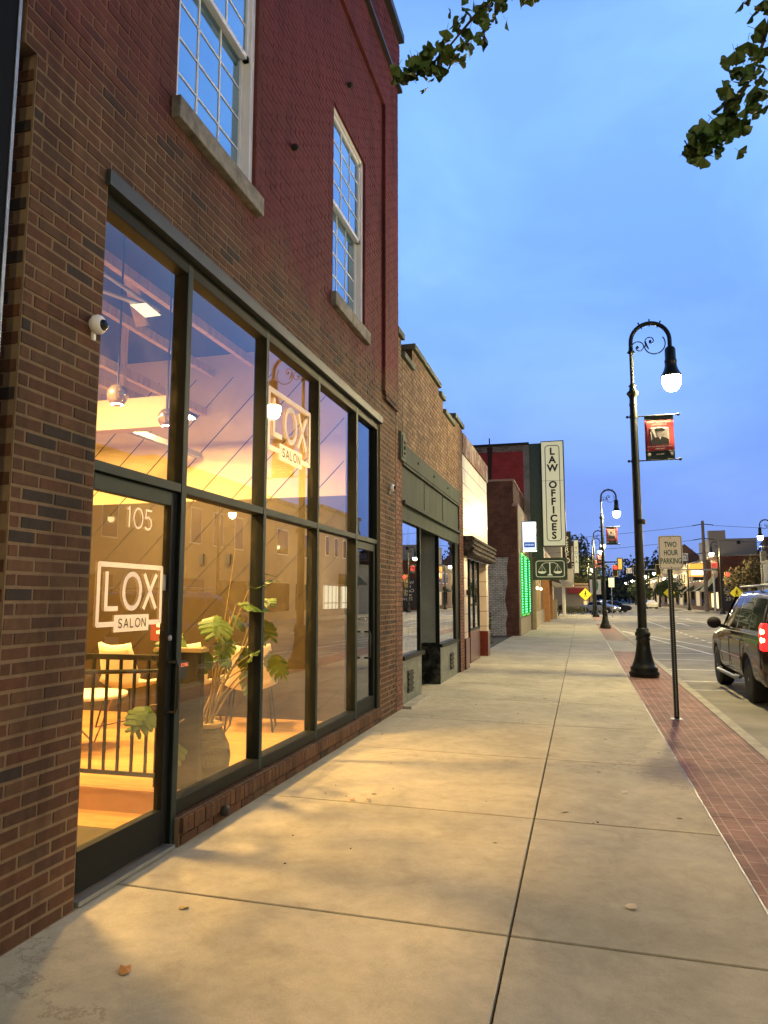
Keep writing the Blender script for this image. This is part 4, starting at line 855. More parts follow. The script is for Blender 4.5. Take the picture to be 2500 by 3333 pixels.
# ------------------------------------------------------------------ street lamps (built about the origin, arm towards +x)
BULB = emis('lamp globe glow', (1, .77, .34), LAMP_E)
def spiral(c, r0, r1, a0, a1, n=22):
    return [(c[0]+(r0+(r1-r0)*i/n)*math.cos(R(a0+(a1-a0)*i/n)), 0, c[1]+(r0+(r1-r0)*i/n)*math.sin(R(a0+(a1-a0)*i/n))) for i in range(n+1)]
def street_lamp(label, bulb=BULB):
    t = thing('street_lamp', label, 'street lamp', (0,0,0), 'black street lamps with arched arms')
    g = MB(); g.lathe([(.285,-.02),(.285,.05),(.30,.07),(.30,.10),(.265,.13),(.275,.16),(.27,.20),(.235,.23),(.20,.32),(.165,.45),(.14,.60),(.128,.74),(.145,.76),(.145,.79),(.125,.81),(.155,.85),(.155,.90),(.125,.93),(.13,.97),(.10,1.0)], n=28)
    g.build('base', M['black'], t)
    g = MB(); g.lathe([(.092,.98),(.074,5.72)], n=14); g.lathe([(.10,3.15),(.11,3.2),(.10,3.25)], (.05,0,0), 8); g.build('pole', M['black'], t)
    g = MB(); g.lathe([(.08,5.70),(.085,5.73),(.075,5.76),(.07,5.86),(.10,5.93),(.125,5.96),(.125,5.99),(.08,6.03),(.06,6.10),(.085,6.14),(.05,6.17),(.045,6.2)], n=18); g.lathe([(.04,6.2),(.038,6.85),(.085,6.88),(.05,6.93),(.045,7.0)], n=12); g.build('collar', M['black'], t)
    pts = [(0,0,6.9),(0,0,7.08)]+[(.395-.395*math.cos(R(a)), 0, 7.10+.40*math.sin(R(a))) for a in range(10,180,12)]+[(.79,0,7.08),(.79,0,6.9)]
    g = MB(); g.tube(pts, .045, 10)
    for a in (62, 90, 118): d = Vector((-math.cos(R(a)), 0, math.sin(R(a)))); q = Vector((.395,0,7.10)); g.tube([q+d*.33, q+d*.47], .013, 6); g.sphere(q+d*.475, .02, 8)
    a_ = g.build('arm', M['black'], t)
    g = MB(); g.tube(spiral((.16,6.98), .145, .03, 150, -250), .012, 6); g.tube(spiral((.47,7.02), .19, .24, 185, 400), .013, 6); g.tube(spiral((.40,7.10), .12, .03, 230, -140), .012, 6); g.tube([(.29,0,7.02),(.36,0,6.93),(.30,0,7.1)], .015, 6); g.sphere((.40,0,7.10), .03, 8); g.sphere((.14,0,6.98), .03, 8)
    g.build('scroll', M['black'], a_)
    g = MB(); g.lathe([(.05,6.95),(.09,6.92),(.11,6.88),(.113,6.66),(.125,6.64),(.125,6.60),(.118,6.58),(.125,6.50),(.15,6.42),(.19,6.34),(.215,6.28),(.20,6.27)], (.79,0,0), 24); g.build('lamp_housing', M['black'], t)
    g = MB(); g.lathe([(.185,6.27),(.192,6.22),(.18,6.12),(.15,6.04),(.10,5.99),(.04,5.965),(.001,5.96)], (.79,0,0), 22); g.build('globe', bulb, t)
    for z in (4.50, 5.46):
        g = MB(); g.tube([(-.13,0,z),(.88,0,z)], .014, 8); g.sphere((-.13,0,z), .032, 8); g.sphere((.89,0,z), .035, 8); g.lathe([(.085,z-.04),(.085,z+.04)], n=12); g.build('banner_arm', M['black'], t)
    return t
def banner(label, full=False):
    t = thing('banner', label, 'banner', (0,0,0), 'red cloth banners hung from the street lamps')
    g = MB(); g.keep = True; n = 10; x0, x1 = .21, .79
    def sheet(z0, z1, mt, nm, y=0.0, xa=x0, xb=x1):
        g = MB(); g.keep = True; m = 8; vs = []
        for j in range(m+1):
            for i in range(n+1):
                u = i/n; v = j/m; z = z0+(z1-z0)*v; x = xa+(xb-xa)*u; w = .012*math.sin((z-4.5)*7+u*3)
                vs.append((x, y+w, z))
        g.add(vs, [(j*(n+1)+i, j*(n+1)+i+1, (j+1)*(n+1)+i+1, (j+1)*(n+1)+i) for j in range(m) for i in range(n)], True)
        o = g.build(nm, mt, t); s = o.modifiers.new('thick', 'SOLIDIFY'); s.thickness = .004; s.offset = 1; return o
    navy = mat('banner dark green', (.02,.04,.04), .8); red = mat('banner red', (.42,.045,.065), .75, var=.25, vscale=3)
    sheet(5.36, 5.46, navy, 'top_hem'); sheet(4.70, 5.36, red, 'cloth'); sheet(4.50, 4.70, navy, 'bottom_hem')
    sheet(4.82, 5.20, mat('photo grey', (.25,.24,.27), .8, var=.3, vscale=6), 'photo_panel', -.006, .31, .69)
    wht = mat('banner white', (.8,.75,.75), .7); dk = mat('banner navy', (.02,.022,.03), .7); fc = mat('banner pale grey', (.45,.40,.42), .7)
    y = -.028
    g = MB(); g.prism([(.33,4.83),(.68,4.83),(.68,4.93),(.60,4.98),(.53,4.99),(.44,4.98),(.36,4.94)], y, y+.003); g.prism([(.42,5.11),(.60,5.11),(.61,5.15),(.55,5.185),(.45,5.18),(.405,5.15)], y-.001, y+.002); g.build('uniform', dk, t)
    g = MB(); g.prism([(.51+.055*math.cos(a*.5), 5.05+.072*math.sin(a*.5)) for a in range(13)], y+.001, y+.004); g.build('portrait_face', fc, t)
    g = MB(); g.prism([(.34,5.15),(.39,5.17),(.44,4.99),(.41,4.98)], y-.002, y); g.prism([(.32,5.10),(.335,5.11),(.35,4.94),(.34,4.93)], y-.002, y); g.prism([(.485,4.985),(.51,4.93),(.535,4.985)], y-.002, y); g.build('flag_stripe', wht, t)
    if full:
        text('MSGT. RICHARD L.\nLAWRENCE', .055, wht, (.50, y, 5.285), RS, 'banner_lettering', t, sx=1.0, bold=.001)
        text('COLD WAR, GLOBAL WAR ON TERROR', .026, wht, (.50, y, 4.785), RS, 'banner_lettering', t, sx=1.05); text('1983-2007', .045, wht, (.50, y, 4.735), RS, 'banner_lettering', t)
        text('USAF, ANG', .034, fc, (.50, y, 4.62), RS, 'banner_lettering', t)
    g = MB(); g.lathe([(.028,0),(.036,0),(.036,.003),(.028,.003)], (.28,y,4.62), 16, axis='y'); g.prism([(.70,4.66),(.76,4.66),(.755,4.61),(.73,4.585),(.705,4.61)], y, y+.003); g.build('emblem', fc, t)
    return t
L0 = street_lamp('nearest black street lamp, standing in the brick strip left of the parked car'); L0.location = (3.70, 16, -.055)
B0 = banner('red banner with a soldier portrait on the nearest street lamp', True); B0.location = (3.70, 16, -.055)
for y, lab, lb in ((41, 'second black street lamp along the left kerb, with a warm yellow glow', 'red banner on the second street lamp along the left kerb'),
                   (66, 'third black street lamp along the left kerb, just past the second', 'banner on the third left street lamp, before the crossing'),
                   (74.6, 'fourth black street lamp, at the corner of the left kerb', 'banner on the left corner street lamp')):
    clone(L0, (3.72, y, -.055), lab); clone(B0, (3.72, y, -.055), lb)
lb_ = clone(L0, (3.72, -9, -.055), 'street lamp on the near kerb behind the viewer')
for c_ in lb_.children:
    if c_.name.startswith('globe'): c_.data = c_.data.copy(); c_.data.materials[0] = emis('dim lamp globe glow', (1, .77, .34), LAMP_E*.6)
farlab = ['first','second','third','fourth','fifth','sixth','seventh']
for i, y in enumerate((100, 122, 146, 172, 205)):
    clone(L0, (3.6, y, -.055), '%s street lamp on the left beyond the crossing' % farlab[i])
for i, y in enumerate((-12, 12, 36, 60)): clone(L0, (16.5, y, -.055), ['street lamp on the opposite pavement behind the viewer','street lamp on the opposite pavement level with the salon','street lamp across the street mirrored in the second pane','street lamp on the opposite pavement before the corner tree'][i], R(180))
clone(L0, (16.6, 82, -.055), 'street lamp on the right in front of the brick building with painted lettering', R(180)); clone(B0, (16.6, 82, -.055), 'banner on the right street lamp by the painted brick wall', R(180))
for i, y in enumerate((105, 124, 143, 162, 181, 203, 230)): clone(L0, (16.5, y, -.055), '%s street lamp on the right beyond the crossing' % farlab[i], R(180))

# ------------------------------------------------------------------ parking sign on its punched post
t = thing('parking_sign', 'white sign with green letters TWO HOUR PARKING on a black punched post', 'sign', (3.67, 10.54, -.047))
def rrect(x0, x1, z0, z1, r, n=5):
    o = []
    for cx, cz, a0 in ((x1-r,z1-r,0), (x0+r,z1-r,90), (x0+r,z0+r,180), (x1-r,z0+r,270)):
        for k in range(n+1): a = R(a0+90*k/n); o.append((cx+r*math.cos(a), cz+r*math.sin(a)))
    return o
g = MB(); g.box(3.645, 3.705, 10.54, 10.60, -.06, 2.36)
g.mi(1)
for k in range(94): z = .0+k*.0254; g.box(3.669, 3.681, 10.5385, 10.5400, z, z+.011)
g.build('post', [M['black'], M['galv']], t)
g = MB(); g.prism(rrect(3.535, 3.84, 1.945, 2.40, .03), 10.528, 10.531, 'y'); plate = g.build('sign_plate', mat('reflective white sheet', (.88,.87,.80), .4), t)
g = MB(); a = rrect(3.544, 3.831, 1.954, 2.391, .026); b = rrect(3.552, 3.823, 1.962, 2.383, .02); n = len(a); g.keep = True
g.add([(p[0], 10.5268, p[1]) for p in a]+[(p[0], 10.5268, p[1]) for p in b], [(i, (i+1) % n, n+(i+1) % n, n+i) for i in range(n)]); grn = mat('sign green', (.01,.11,.06), .5); g.build('border', grn, plate)
for w_, z, s in (('TWO', 2.275, .62), ('HOUR', 2.165, .60), ('PARKING', 2.052, .62)): text(w_, .105, grn, (3.69, 10.526, z), RS, 'sign_lettering', plate, sx=s, bold=.0016)
g = MB(); [g.lathe([(.008,10.522),(.006,10.528)], (3.69,0,z), 8, axis='y') for z in (2.365, 1.972)]; g.build('bolt', M['galv'], plate)
g = MB(); g.box(3.60,3.75,10.50,10.64,-.046,-.040); g.build('collar_plate', M['galv'], t)

# ------------------------------------------------------------------ vehicles: bodies lofted from cross sections along y (front towards +y)
def interp(tab, y):
    ys = [r[0] for r in tab]; return [np.interp(y, ys, [r[k] for r in tab]) for k in range(1, len(tab[0]))]
def car(name, label, paint, tab, wheels, wr, ww, windows, group=None, hw_track=None, ny=64):
    """tab rows: y, z_bottom, z_belt, z_roof, half width body, half width roof"""
    t = thing(name, label, 'car', (0,0,0), group)
    y0, y1 = tab[0][0], tab[-1][0]; ysl = [y0+(y1-y0)*i/ny for i in range(ny+1)]
    def ring(y):
        zb, zl, zr, hw, hr = interp(tab, y); d = zr-zl
        return [(hw*.80, zb), (hw*.94, zb+.03), (hw*.985, zb+.16), (hw, zb+(zl-zb)*.5), (hw*.995, zb+(zl-zb)*.78), (hw*.965, zl-.025), (hw*.945, zl), (hr+(hw*.945-hr)*.5, zl+d*.5), (hr, zr-d*.13), (hr*.93, zr-d*.035), (hr*.6, zr-.0), (0, zr+.008)]
    k = 12; V = []
    for y in ysl:
        r = ring(y); V += [(-x, y, z) for x, z in r]+[(x, y, z) for x, z in r[-2::-1]]
    w = 2*k-1; F = [(i*w+j, i*w+j+1, (i+1)*w+j+1, (i+1)*w+j) for i in range(ny) for j in range(w-1)]
    g = MB(); g.add(V, F, True); g.add(V, [], False); g.f.append(tuple(range(w))); g.m.append(0); g.sm.append(False); g.f.append(tuple(range(ny*w, ny*w+w))[::-1]); g.m.append(0); g.sm.append(False)
    g.f += [(i*w, (i+1)*w, (i+1)*w+w-1, i*w+w-1) for i in range(ny)]; g.m += [0]*ny; g.sm += [False]*ny
    body = g.build('body', [paint, M['blackmat']], t)
    hwm = max(r[4] for r in tab)
    c = MB()
    for yw in wheels:
        c.lathe([(wr*1.17,-hwm-.3),(wr*1.17,-hwm+.32)], (0,yw,wr), 32, axis='x'); c.lathe([(wr*1.17,hwm-.32),(wr*1.17,hwm+.3)], (0,yw,wr), 32, axis='x')
    cut = c.build('cutter', M['blackmat'])
    bo = body.modifiers.new('arch', 'BOOLEAN'); bo.operation = 'DIFFERENCE'; bo.object = cut; bo.solver = 'EXACT'
    dgx = bpy.context.evaluated_depsgraph_get(); me = bpy.data.meshes.new_from_object(body.evaluated_get(dgx)); body.modifiers.clear(); body.data = me; bpy.data.objects.remove(cut)
    # glass bands: each window is a part
    def side_pt(y, f, s, off=.004):
        r = ring(y); a, b, c_ = r[6], r[7], r[8]
        p = Vector(a).lerp(Vector(b), f*2) if f < .5 else Vector(b).lerp(Vector(c_), f*2-1)
        return (s*(p.x+off), y, p.y+off*.3)
    for (ya0, ya1, yb0, yb1) in windows:        # bottom y range, top y range
        for s in (-1, 1):
            g = MB(); g.keep = True; n = 10; m = 6; vs = []
            for j in range(m+1):
                f = .05+.86*j/m
                for i in range(n+1): u = i/n; yy = (ya0+(ya1-ya0)*u)*(1-f)+(yb0+(yb1-yb0)*u)*f; vs.append(side_pt(yy, f, s))
            g.add(vs, [(j*(n+1)+i, j*(n+1)+i+1, (j+1)*(n+1)+i+1, (j+1)*(n+1)+i) for j in range(m) for i in range(n)], True); g.build('side_window', M['carglass'], t)
    tr_ = (hw_track or hwm-.03)
    for yw in wheels:
        for s in (-1, 1):
            g = MB(); xo = s*tr_; xi = s*(tr_-ww)
            g.lathe([(wr*.62,xi),(wr*.95,xi),(wr,xi+s*.03),(wr,xo-s*.03),(wr*.95,xo),(wr*.66,xo+s*.004)], (0,yw,wr), 36, axis='x'); wh = g.build('wheel', M['rubber'], t)
            g = MB(); g.lathe([(wr*.66,xo-s*.01),(wr*.64,xo+s*.002),(wr*.60,xo-s*.02),(wr*.58,xo-s*.06)], (0,yw,wr), 30, axis='x')
            for q in range(6):
                a = q*math.pi/3+.2; g.bar((xo-s*.02, yw+math.cos(a)*wr*.08, wr+math.sin(a)*wr*.08), (xo-s*.012, yw+math.cos(a)*wr*.62, wr+math.sin(a)*wr*.62), wr*.17, .03, up=(1,0,0))
            g.lathe([(wr*.16,xo-s*.03),(wr*.15,xo),(wr*.05,xo+s*.006)], (0,yw,wr), 16, axis='x'); g.build('rim', M['chrome'], wh)
    # end glass
    return t, ring
SUVT = [(0,.42,1.0,1.02,.90,.80),(.04,.38,1.10,1.30,.96,.84),(.12,.36,1.16,1.72,.985,.80),(.30,.34,1.18,1.86,1.0,.77),(1.2,.33,1.18,1.90,1.0,.77),(2.6,.33,1.17,1.88,1.0,.76),(3.15,.33,1.15,1.78,.995,.74),(3.75,.33,1.12,1.20,.99,.80),(3.85,.34,1.10,1.17,.985,.86),(4.7,.36,1.02,1.07,.965,.84),(5.0,.40,.92,.98,.92,.80),(5.12,.46,.74,.80,.84,.72)]
suv, ring = car('parked_suv', 'dark brown sport utility vehicle parked at the kerb with its brake lights lit', M['carpaint'], SUVT, (1.22, 4.13), .385, .26,
    [(.30,1.14,.42,1.14), (1.22,2.12,1.22,2.10), (2.22,3.42,2.20,2.96)], None)
suv['category'] = 'car'
g = MB(); g.keep = True; vs = []
for j in range(7):
    f = j/6; z = 1.20+.50*f; y = -.012+.10*f; 
    for i in range(9): u = i/8*2-1; vs.append((u*(.84-.08*f), y+.055*u*u, z))
g.add(vs, [(j*9+i, j*9+i+1, (j+1)*9+i+1, (j+1)*9+i) for j in range(6) for i in range(8)], True); g.build('rear_window', M['carglass'], suv)
g = MB(); g.keep = True; vs = []
for j in range(7):
    f = .06+.86*j/6; z = 1.16+.66*f; y = 3.78-.70*f
    for i in range(9): u = i/8*2-1; vs.append((u*(.90-.16*f), y+.05-.05*u*u, z+.012))
g.add(vs, [(j*9+i, (j+1)*9+i, (j+1)*9+i+1, j*9+i+1) for j in range(6) for i in range(8)], True); g.build('windscreen', M['carglass'], suv)
TAIL = emis('brake light', (1,.012,.012), 2.6); HOT = emis('brake bulb', (1,.40,.12), 22)
for s in (-1, 1):
    g = MB(); g.prism([(s*.985,.93),(s*1.006,.97),(s*1.004,1.28),(s*.97,1.36),(s*.84,1.34),(s*.84,.95)] if s > 0 else [(s*.985,.93),(s*.84,.95),(s*.84,1.34),(s*.97,1.36),(s*1.004,1.28),(s*1.006,.97)], -.035, .17, 'y'); tl = g.build('tail_light', TAIL, suv, bevel=.015)
    g = MB(); [g.sphere((s*.985,.02,z), .058, 12, (.6,1.2,1)) for z in (1.10, 1.23)]; g.build('bulb', HOT, tl)
    g = MB(); g.sphere((s*1.13,3.30,1.27), .12, 14, (1.1,.7,.95)); g.bar((s*.93,3.33,1.19), (s*1.08,3.31,1.23), .07, .06); g.build('mirror', M['blackmat'], suv)
    for y in (1.62, 2.62):
        g = MB(); g.tube([(s*1.0,y,1.02), (s*1.035,y+.02,1.022), (s*1.035,y+.15,1.022), (s*1.0,y+.17,1.02)], .013, 8); g.build('door_handle', M['chrome'], suv)
    g = MB(); g.tube([(s*.72,.5,1.885), (s*.73,.55,1.955), (s*.73,2.7,1.955), (s*.70,2.78,1.88)], .018, 8); [g.bar((s*.73,y,1.88), (s*.73,y,1.955), .03, .05) for y in (1.2,1.95)]; g.build('roof_rail', M['galv'], suv)
    g = MB(); g.tube([(s*1.0,1.75,.37), (s*1.07,1.85,.36), (s*1.07,3.45,.36), (s*1.0,3.6,.37)], .035, 10); g.build('running_board', M['galv'], suv)
    g = MB(); g.box(s*.998-.004, s*.998+.006, 1.75, 3.5, .70, .73); g.box(s*.975-.004, s*.975+.004, .35, 3.6, 1.150, 1.163); g.build('side_trim', M['chrome'], suv)
    g = MB()
    for y in (1.68, 2.66, 3.62): g.box(s*1.0-.004, s*1.0+.0025, y-.004, y+.004, .50, 1.12)
    g.build('door_seam', M['blackmat'], suv)
for y in (1.0, 2.3): g = MB(); g.tube([(-.73,y,1.955), (.73,y,1.955)], .016, 8); g.build('rack_bar', M['galv'], suv)
g = MB(); g.prism(rrect(-.95,.95,.42,.70,.06), -.10, .08, 'y'); g.build('rear_bumper', mat('dark plastic', (.02,.018,.018), .5), suv)
g = MB(); g.box(-.16,.16,-.045,-.035,.86,1.0); g.build('number_plate', mat('plate', (.5,.5,.5), .5), suv)
suv.location = (6.15, 12.38, RZ)
SEDT = [(0,.35,.80,.86,.78,.70),(.12,.28,.92,.98,.86,.74),(.8,.22,.95,1.02,.89,.72),(1.35,.20,.94,1.36,.90,.62),(1.9,.20,.93,1.44,.90,.60),(2.5,.20,.92,1.42,.90,.60),(3.25,.20,.90,1.00,.90,.70),(3.4,.20,.88,.95,.90,.76),(4.2,.22,.78,.84,.87,.74),(4.5,.34,.62,.68,.76,.66)]
def sedan(lab, paint, x, y, rz=0, lights='rear', on=False):
    c, _ = car('parked_car', lab, paint, SEDT, (.85, 3.6), .32, .2, [(.95,1.75,1.25,1.72), (1.85,3.0,1.85,2.5)], 'cars parked and waiting along the street', ny=40)
    for s in (-1, 1):
        g = MB(); g.sphere((s*.66,.03,.72), .09, 8, (1.3,.5,.7)); g.build('tail_light', mat('red lens', (.3,.01,.01), .2, emit=(1,.05,.02), estr=.6), c)
        g = MB(); g.sphere((s*.64,4.45,.62), .10, 8, (1.2,.6,.8)); g.build('headlight', emis('headlight', (1,.95,.8), 40) if on else M['chrome'], c)
    g = MB(); g.keep = True; g.add([(-.70,.85,1.0),(.70,.85,1.0),(.58,1.32,1.34),(-.58,1.32,1.34)], [(0,1,2,3)]); g.build('rear_window', M['carglass'], c)
    g = MB(); g.keep = True; g.add([(-.76,3.28,.99),(.76,3.28,.99),(.58,2.6,1.39),(-.58,2.6,1.39)], [(0,1,2,3)]); g.build('windscreen', M['carglass'], c)
    c.location = (x, y, RZ); c.rotation_euler[2] = rz; return c
sedan('silver car with headlights on waiting at the left side of the crossing', M['silverpaint'], 2.6, 92.0, R(-115), on=True)
sedan('white car parked at the left kerb beyond the crossing', M['lightpaint'], 5.6, 104); sedan('dark car parked behind the crossing sign on the left', M['darkpaint'], 4.2, 96.5, R(-70))
sedan('pale car far down the middle of the street', M['silverpaint'], 7.6, 190); sedan('white car parked on the right just beyond the crossing', M['lightpaint'], 13.9, 128)
sedan('dark car parked behind the white car on the right', M['darkpaint'], 13.8, 137); sedan('dark car far along the left kerb', M['darkpaint'], 5.5, 175)
sedan('dark car parked at the far kerb, mirrored in the salon glass', M['darkpaint'], 14.8, 24); 

# ------------------------------------------------------------------ crossing: mast arms, signals, signs
def signal(label, x, y, z, lit=True, back=False):
    t = thing('traffic_light', label, 'traffic light', (x, y, z), 'traffic lights over the crossing')
    g = MB(); g.box(x-.19,x+.19,y,y+.22,z-.55,z+.55); g.build('housing', mat('yellow signal housing', (.42,.25,.04), .5) if back else M['blackmat'], t)
    g = MB(); pts = rrect(x-.30,x+.30,z-.66,z+.66,.05); g.prism(pts, y+.225, y+.24, 'y'); g.build('backplate', M['blackmat'], t)
    if not back:
        g = MB(); a = rrect(x-.30,x+.30,z-.66,z+.66,.05); b = rrect(x-.25,x+.25,z-.61,z+.61,.05); n = len(a); g.keep = True
        g.add([(p[0],y+.21,p[1]) for p in a]+[(p[0],y+.21,p[1]) for p in b], [(i,(i+1) % n,n+(i+1) % n,n+i) for i in range(n)]); g.build('reflective_border', mat('yellow tape', (.7,.55,.15), .5), t)
        g = MB(); g.sphere((x,y-.02,z+.37), .20, 14, (1,.4,1)); g.build('red_lens', emis('red signal', (1,.012,.010), 9) if lit else M['blackmat'], t)
        g = MB(); [g.lathe([(.15,y-.12),(.15,y)], (x,0,z+dz), 14, axis='y') for dz in (0,-.37)]; g.build('lens', M['blackmat'], t)
    return t
SGY = 94
t = thing('mast_arm', 'long grey mast arm reaching over the street from the right corner', 'mast arm', (17.9, SGY, 0)); g = MB(); g.tube([(17.9,SGY,-.1),(17.9,SGY,5.2)], [.16,.12], 12); g.build('pole', M['galv'], t); g = MB(); g.tube([(18.0,SGY,4.95),(9.0,SGY,5.05)], [.11,.06], 10); g.build('arm', M['galv'], t); g = MB(); g.box(17.75,18.1,SGY-.2,SGY+.2,4.5,5.4); g.build('joint_box', M['galv'], t)
t = thing('mast_arm', 'dark mast arm reaching in from behind the law office sign', 'mast arm', (-.5, 79.5, 0)); g = MB(); g.tube([(-.5,79.5,-.1),(-.5,79.5,5.6)], [.15,.11], 12); g.build('pole', M['frame'], t); g = MB(); g.tube([(-.5,79.5,5.3),(7.0,79.5,5.35)], [.10,.05], 10); g.build('arm', M['frame'], t)
signal('red traffic light hanging left over the street, beside the lamp post', 6.45, 88, 4.72); signal('traffic light on the long mast arm right of the nearest lamp post', 9.1, SGY-.4, 4.95, False); signal('traffic light on the long mast arm half hidden by the parking sign', 11.7, SGY-.4, 5.0, False)
signal('tall yellow backed traffic light turned away, above the red one', 6.55, 79.2, 5.1, back=True); signal('red traffic light low on the right corner in front of the tree', 18.0, 86, 3.75)
def small_sign(label, x, y, z, w, h, draw, name='lane_sign'):
    t = thing(name, label, 'sign', (x, y, z)); g = MB(); g.box(x-w/2,x+w/2,y-.01,y,z-h/2,z+h/2); g.build('sign_plate', mat('white plate', (.7,.68,.66), .5), t); draw(t); return t
def arrows(x, y, z):
    def f(t):
        g = MB()
        for s in (-1, 1): g.bar((x+s*.16,y-.016,z-.22), (x+s*.16,y-.016,z+.02), .05, .006, up=(0,1,0)); g.bar((x+s*.16,y-.016,z+.02), (x+s*.26,y-.016,z+.18), .05, .006, up=(0,1,0)); g.prism([(x+s*.20,z+.14),(x+s*.32,z+.26),(x+s*.34,z+.10)], y-.018, y-.012)
        g.build('arrow', M['blackmat'], t)
    return f
small_sign('white lane arrow sign right of the red traffic light', 7.95, 87.9, 4.72, .62, .62, arrows(7.95,87.9,4.72)); small_sign('white lane arrow sign beside the parking sign', 12.5, SGY-.3, 4.85, .6, .6, arrows(12.5,SGY-.3,4.85))
YEL = mat('fluorescent yellow sign', (.80,.72,.03), .5)
def ped_sign(label, x, y, zc, s=.55):
    t = thing('crossing_sign', label, 'sign', (x, y, 0), 'yellow pedestrian crossing signs')
    g = MB(); g.tube([(x,y+.04,-.1),(x,y+.04,zc+.5)], .03, 8); g.build('post', M['galv'], t)
    g = MB(); g.prism([(x-s,zc),(x,zc+s),(x+s,zc),(x,zc-s)], y, y+.01); p = g.build('sign_plate', YEL, t)
    g = MB(); k = s/.55; yy = y-.005
    def b(a, c, w): g.bar((x+a[0]*k,yy,zc+a[1]*k), (x+c[0]*k,yy,zc+c[1]*k), w*k, .006, up=(0,1,0))
    g.sphere((x+.02*k,yy,zc+.27*k), .055*k, 10, (1,.1,1)); b((.01,.21),(0,.0),.11); b((0,.02),(-.12,-.24),.055); b((0,.02),(.11,-.22),.055); b((0,.18),(-.13,.05),.04); b((.02,.18),(.12,.03),.04)
    g.build('walking_figure', M['blackmat'], p)
    g = MB(); g.box(x-.16*k,x+.16*k,y,y+.01,zc-s-.42,zc-s-.05); g.build('plaque', mat('plaque', (.6,.6,.5), .5), t)
    return t
ped_sign('yellow pedestrian crossing sign at the left corner by the hedge', 2.95, 77, 1.95, .62); ped_sign('yellow pedestrian crossing sign at the right corner behind the parked car', 16.9, 76, 2.05, .62); ped_sign('yellow pedestrian crossing sign far right beyond the crossing', 13.4, 99, 2.25, .7)
small_sign('white sign with a green state outline at the left corner', 4.35, 97, 3.0, 1.35, 1.9, lambda t: (lambda g: (g.prism([(4.1,3.75),(4.6,3.75),(4.72,3.3),(4.62,2.75),(4.4,2.35),(4.2,2.6),(3.98,2.95),(4.05,3.35)], 96.97, 96.985), g.build('state_shape', mat('state green', (.02,.22,.10), .6), t)))(MB()), 'route_sign')
small_sign('white regulatory sign on the second lamp post', 5.25, 70, 3.0, .5, .85, lambda t: None, 'regulatory_sign')
g = MB(); g.tube([(5.25,70.05,-.19),(5.25,70.05,3.4)], .03, 8); tag(g.build('sign_post', M['galv']), 'grey post carrying the white regulatory sign', 'post')
t = thing('bollard', 'short black post beside the third street lamp', 'post', (4.05, 56, 0)); g = MB(); g.tube([(4.05,56,-.06),(4.05,56,1.1)], .05, 10); g.sphere((4.05,56,1.12),.06,8); g.build('post', M['black'], t)
# utility pole and wires
t = thing('utility_pole', 'tall wooden utility pole with crossarms in front of the brick building', 'utility pole', (17.5, 97.5, 0))
g = MB(); g.tube([(17.5,97.5,-.1),(17.5,97.5,11.2)], [.26,.17], 12); g.build('pole', mat('grey wood pole', (.16,.14,.12), .9, var=.3, vscale=3), t)
for z in (10.7, 8.9, 7.1): g = MB(); g.bar((16.3,97.5,z-.1), (17.5,97.5,z+.1), .10, .10); g.bar((17.5,97.5,z+.1), (18.7,97.5,z-.05), .10, .10); g.build('crossarm', M['blackmat'], t)
g = MB(); g.tube([(17.5,96.9,4.6),(17.5,95.4,4.9)], .05, 6); g.build('lamp_arm', M['galv'], t); g = MB(); g.sphere((17.2,88,4.95), .01, 4)
def wire(a, b, sag, lab, r=.022):
    g = MB(); a = Vector(a); b = Vector(b); g.tube([a.lerp(b, i/16)-Vector((0,0,sag*4*(i/16)*(1-i/16))) for i in range(17)], r, 4); tag(g.build('overhead_wire', M['blackmat']), lab, 'wire', 'overhead wires across the street')
for z, l in ((10.6,'topmost'), (8.8,'middle'), (7.0,'lowest')):
    wire((16.4,97.5,z), (-30,100,z-1.2), .9, '%s overhead wire left of the utility pole' % l); wire((18.6,97.5,z), (60,97,z-.4), .9, '%s overhead wire right of the utility pole' % l)
wire((-30,92,6.4), (60,92,6.4), .5, 'thin cable strung along the traffic lights', .03); wire((-30,110,7.8), (17.5,97.5,6.2), .8, 'slanting cable running to the lower utility pole')

# ------------------------------------------------------------------ right side beyond the crossing
def windows_on(b, face, rects, x=None, y=None, frame=None, glassm=None):
    for (a, c, z0, z1) in rects:
        g = MB()
        if face == 'S': g.box(a,c,y-.03,y+.02,z0,z1)
        else: g.box(x-.03,x+.02,a,c,z0,z1)
        w = g.build('window', frame or M['white'], b); g = MB(); m_ = .08
        if face == 'S': g.box(a+m_,c-m_,y-.045,y-.03,z0+m_,z1-m_)
        else: g.box(x-.045,x-.03,a+m_,c-m_,z0+m_,z1-m_)
        g.build('pane', glassm or M['carglass'], w)
t = thing('corner_brick_building', 'red brown brick building on the right corner with white painted lettering on its side wall', 'building', (18.5, 100, 0))
g = MB(); g.box(19.2,34,99,150,0,6.8); g.box(19.2,34,98.9,99,6.5,7.0); g.build('wall', brick_tex('corner brick', (.13,.045,.035), (.11,.04,.032), (.10,.05,.04), 'xz', .3, .1, .012, .9, .3), t)
g = MB(); g.prism([(19.0,6.8),(34,6.8),(34,7.0),(19.0,7.0)], 98.8, 150, 'y'); g.build('coping', M['stone'], t)
g = MB(); g.box(19.35,22.8,98.97,98.99,.2,4.4); g.build('painted_panel', mat('dark painted panel', (.035,.03,.035), .8), t)
text('Welcome\nHome\nCelebrate\nwith us\n25 years', .62, mat('white wall paint', (.75,.72,.72), .7), (21.0,98.95,2.6), RS, 'wall_lettering', t, line=.9)
g = MB(); g.prism([(17.6,2.4),(19.2,4.3),(19.2,2.4)], 99.2, 104.5, 'y'); g.build('awning', mat('dark canvas', (.025,.03,.028), .9), t)
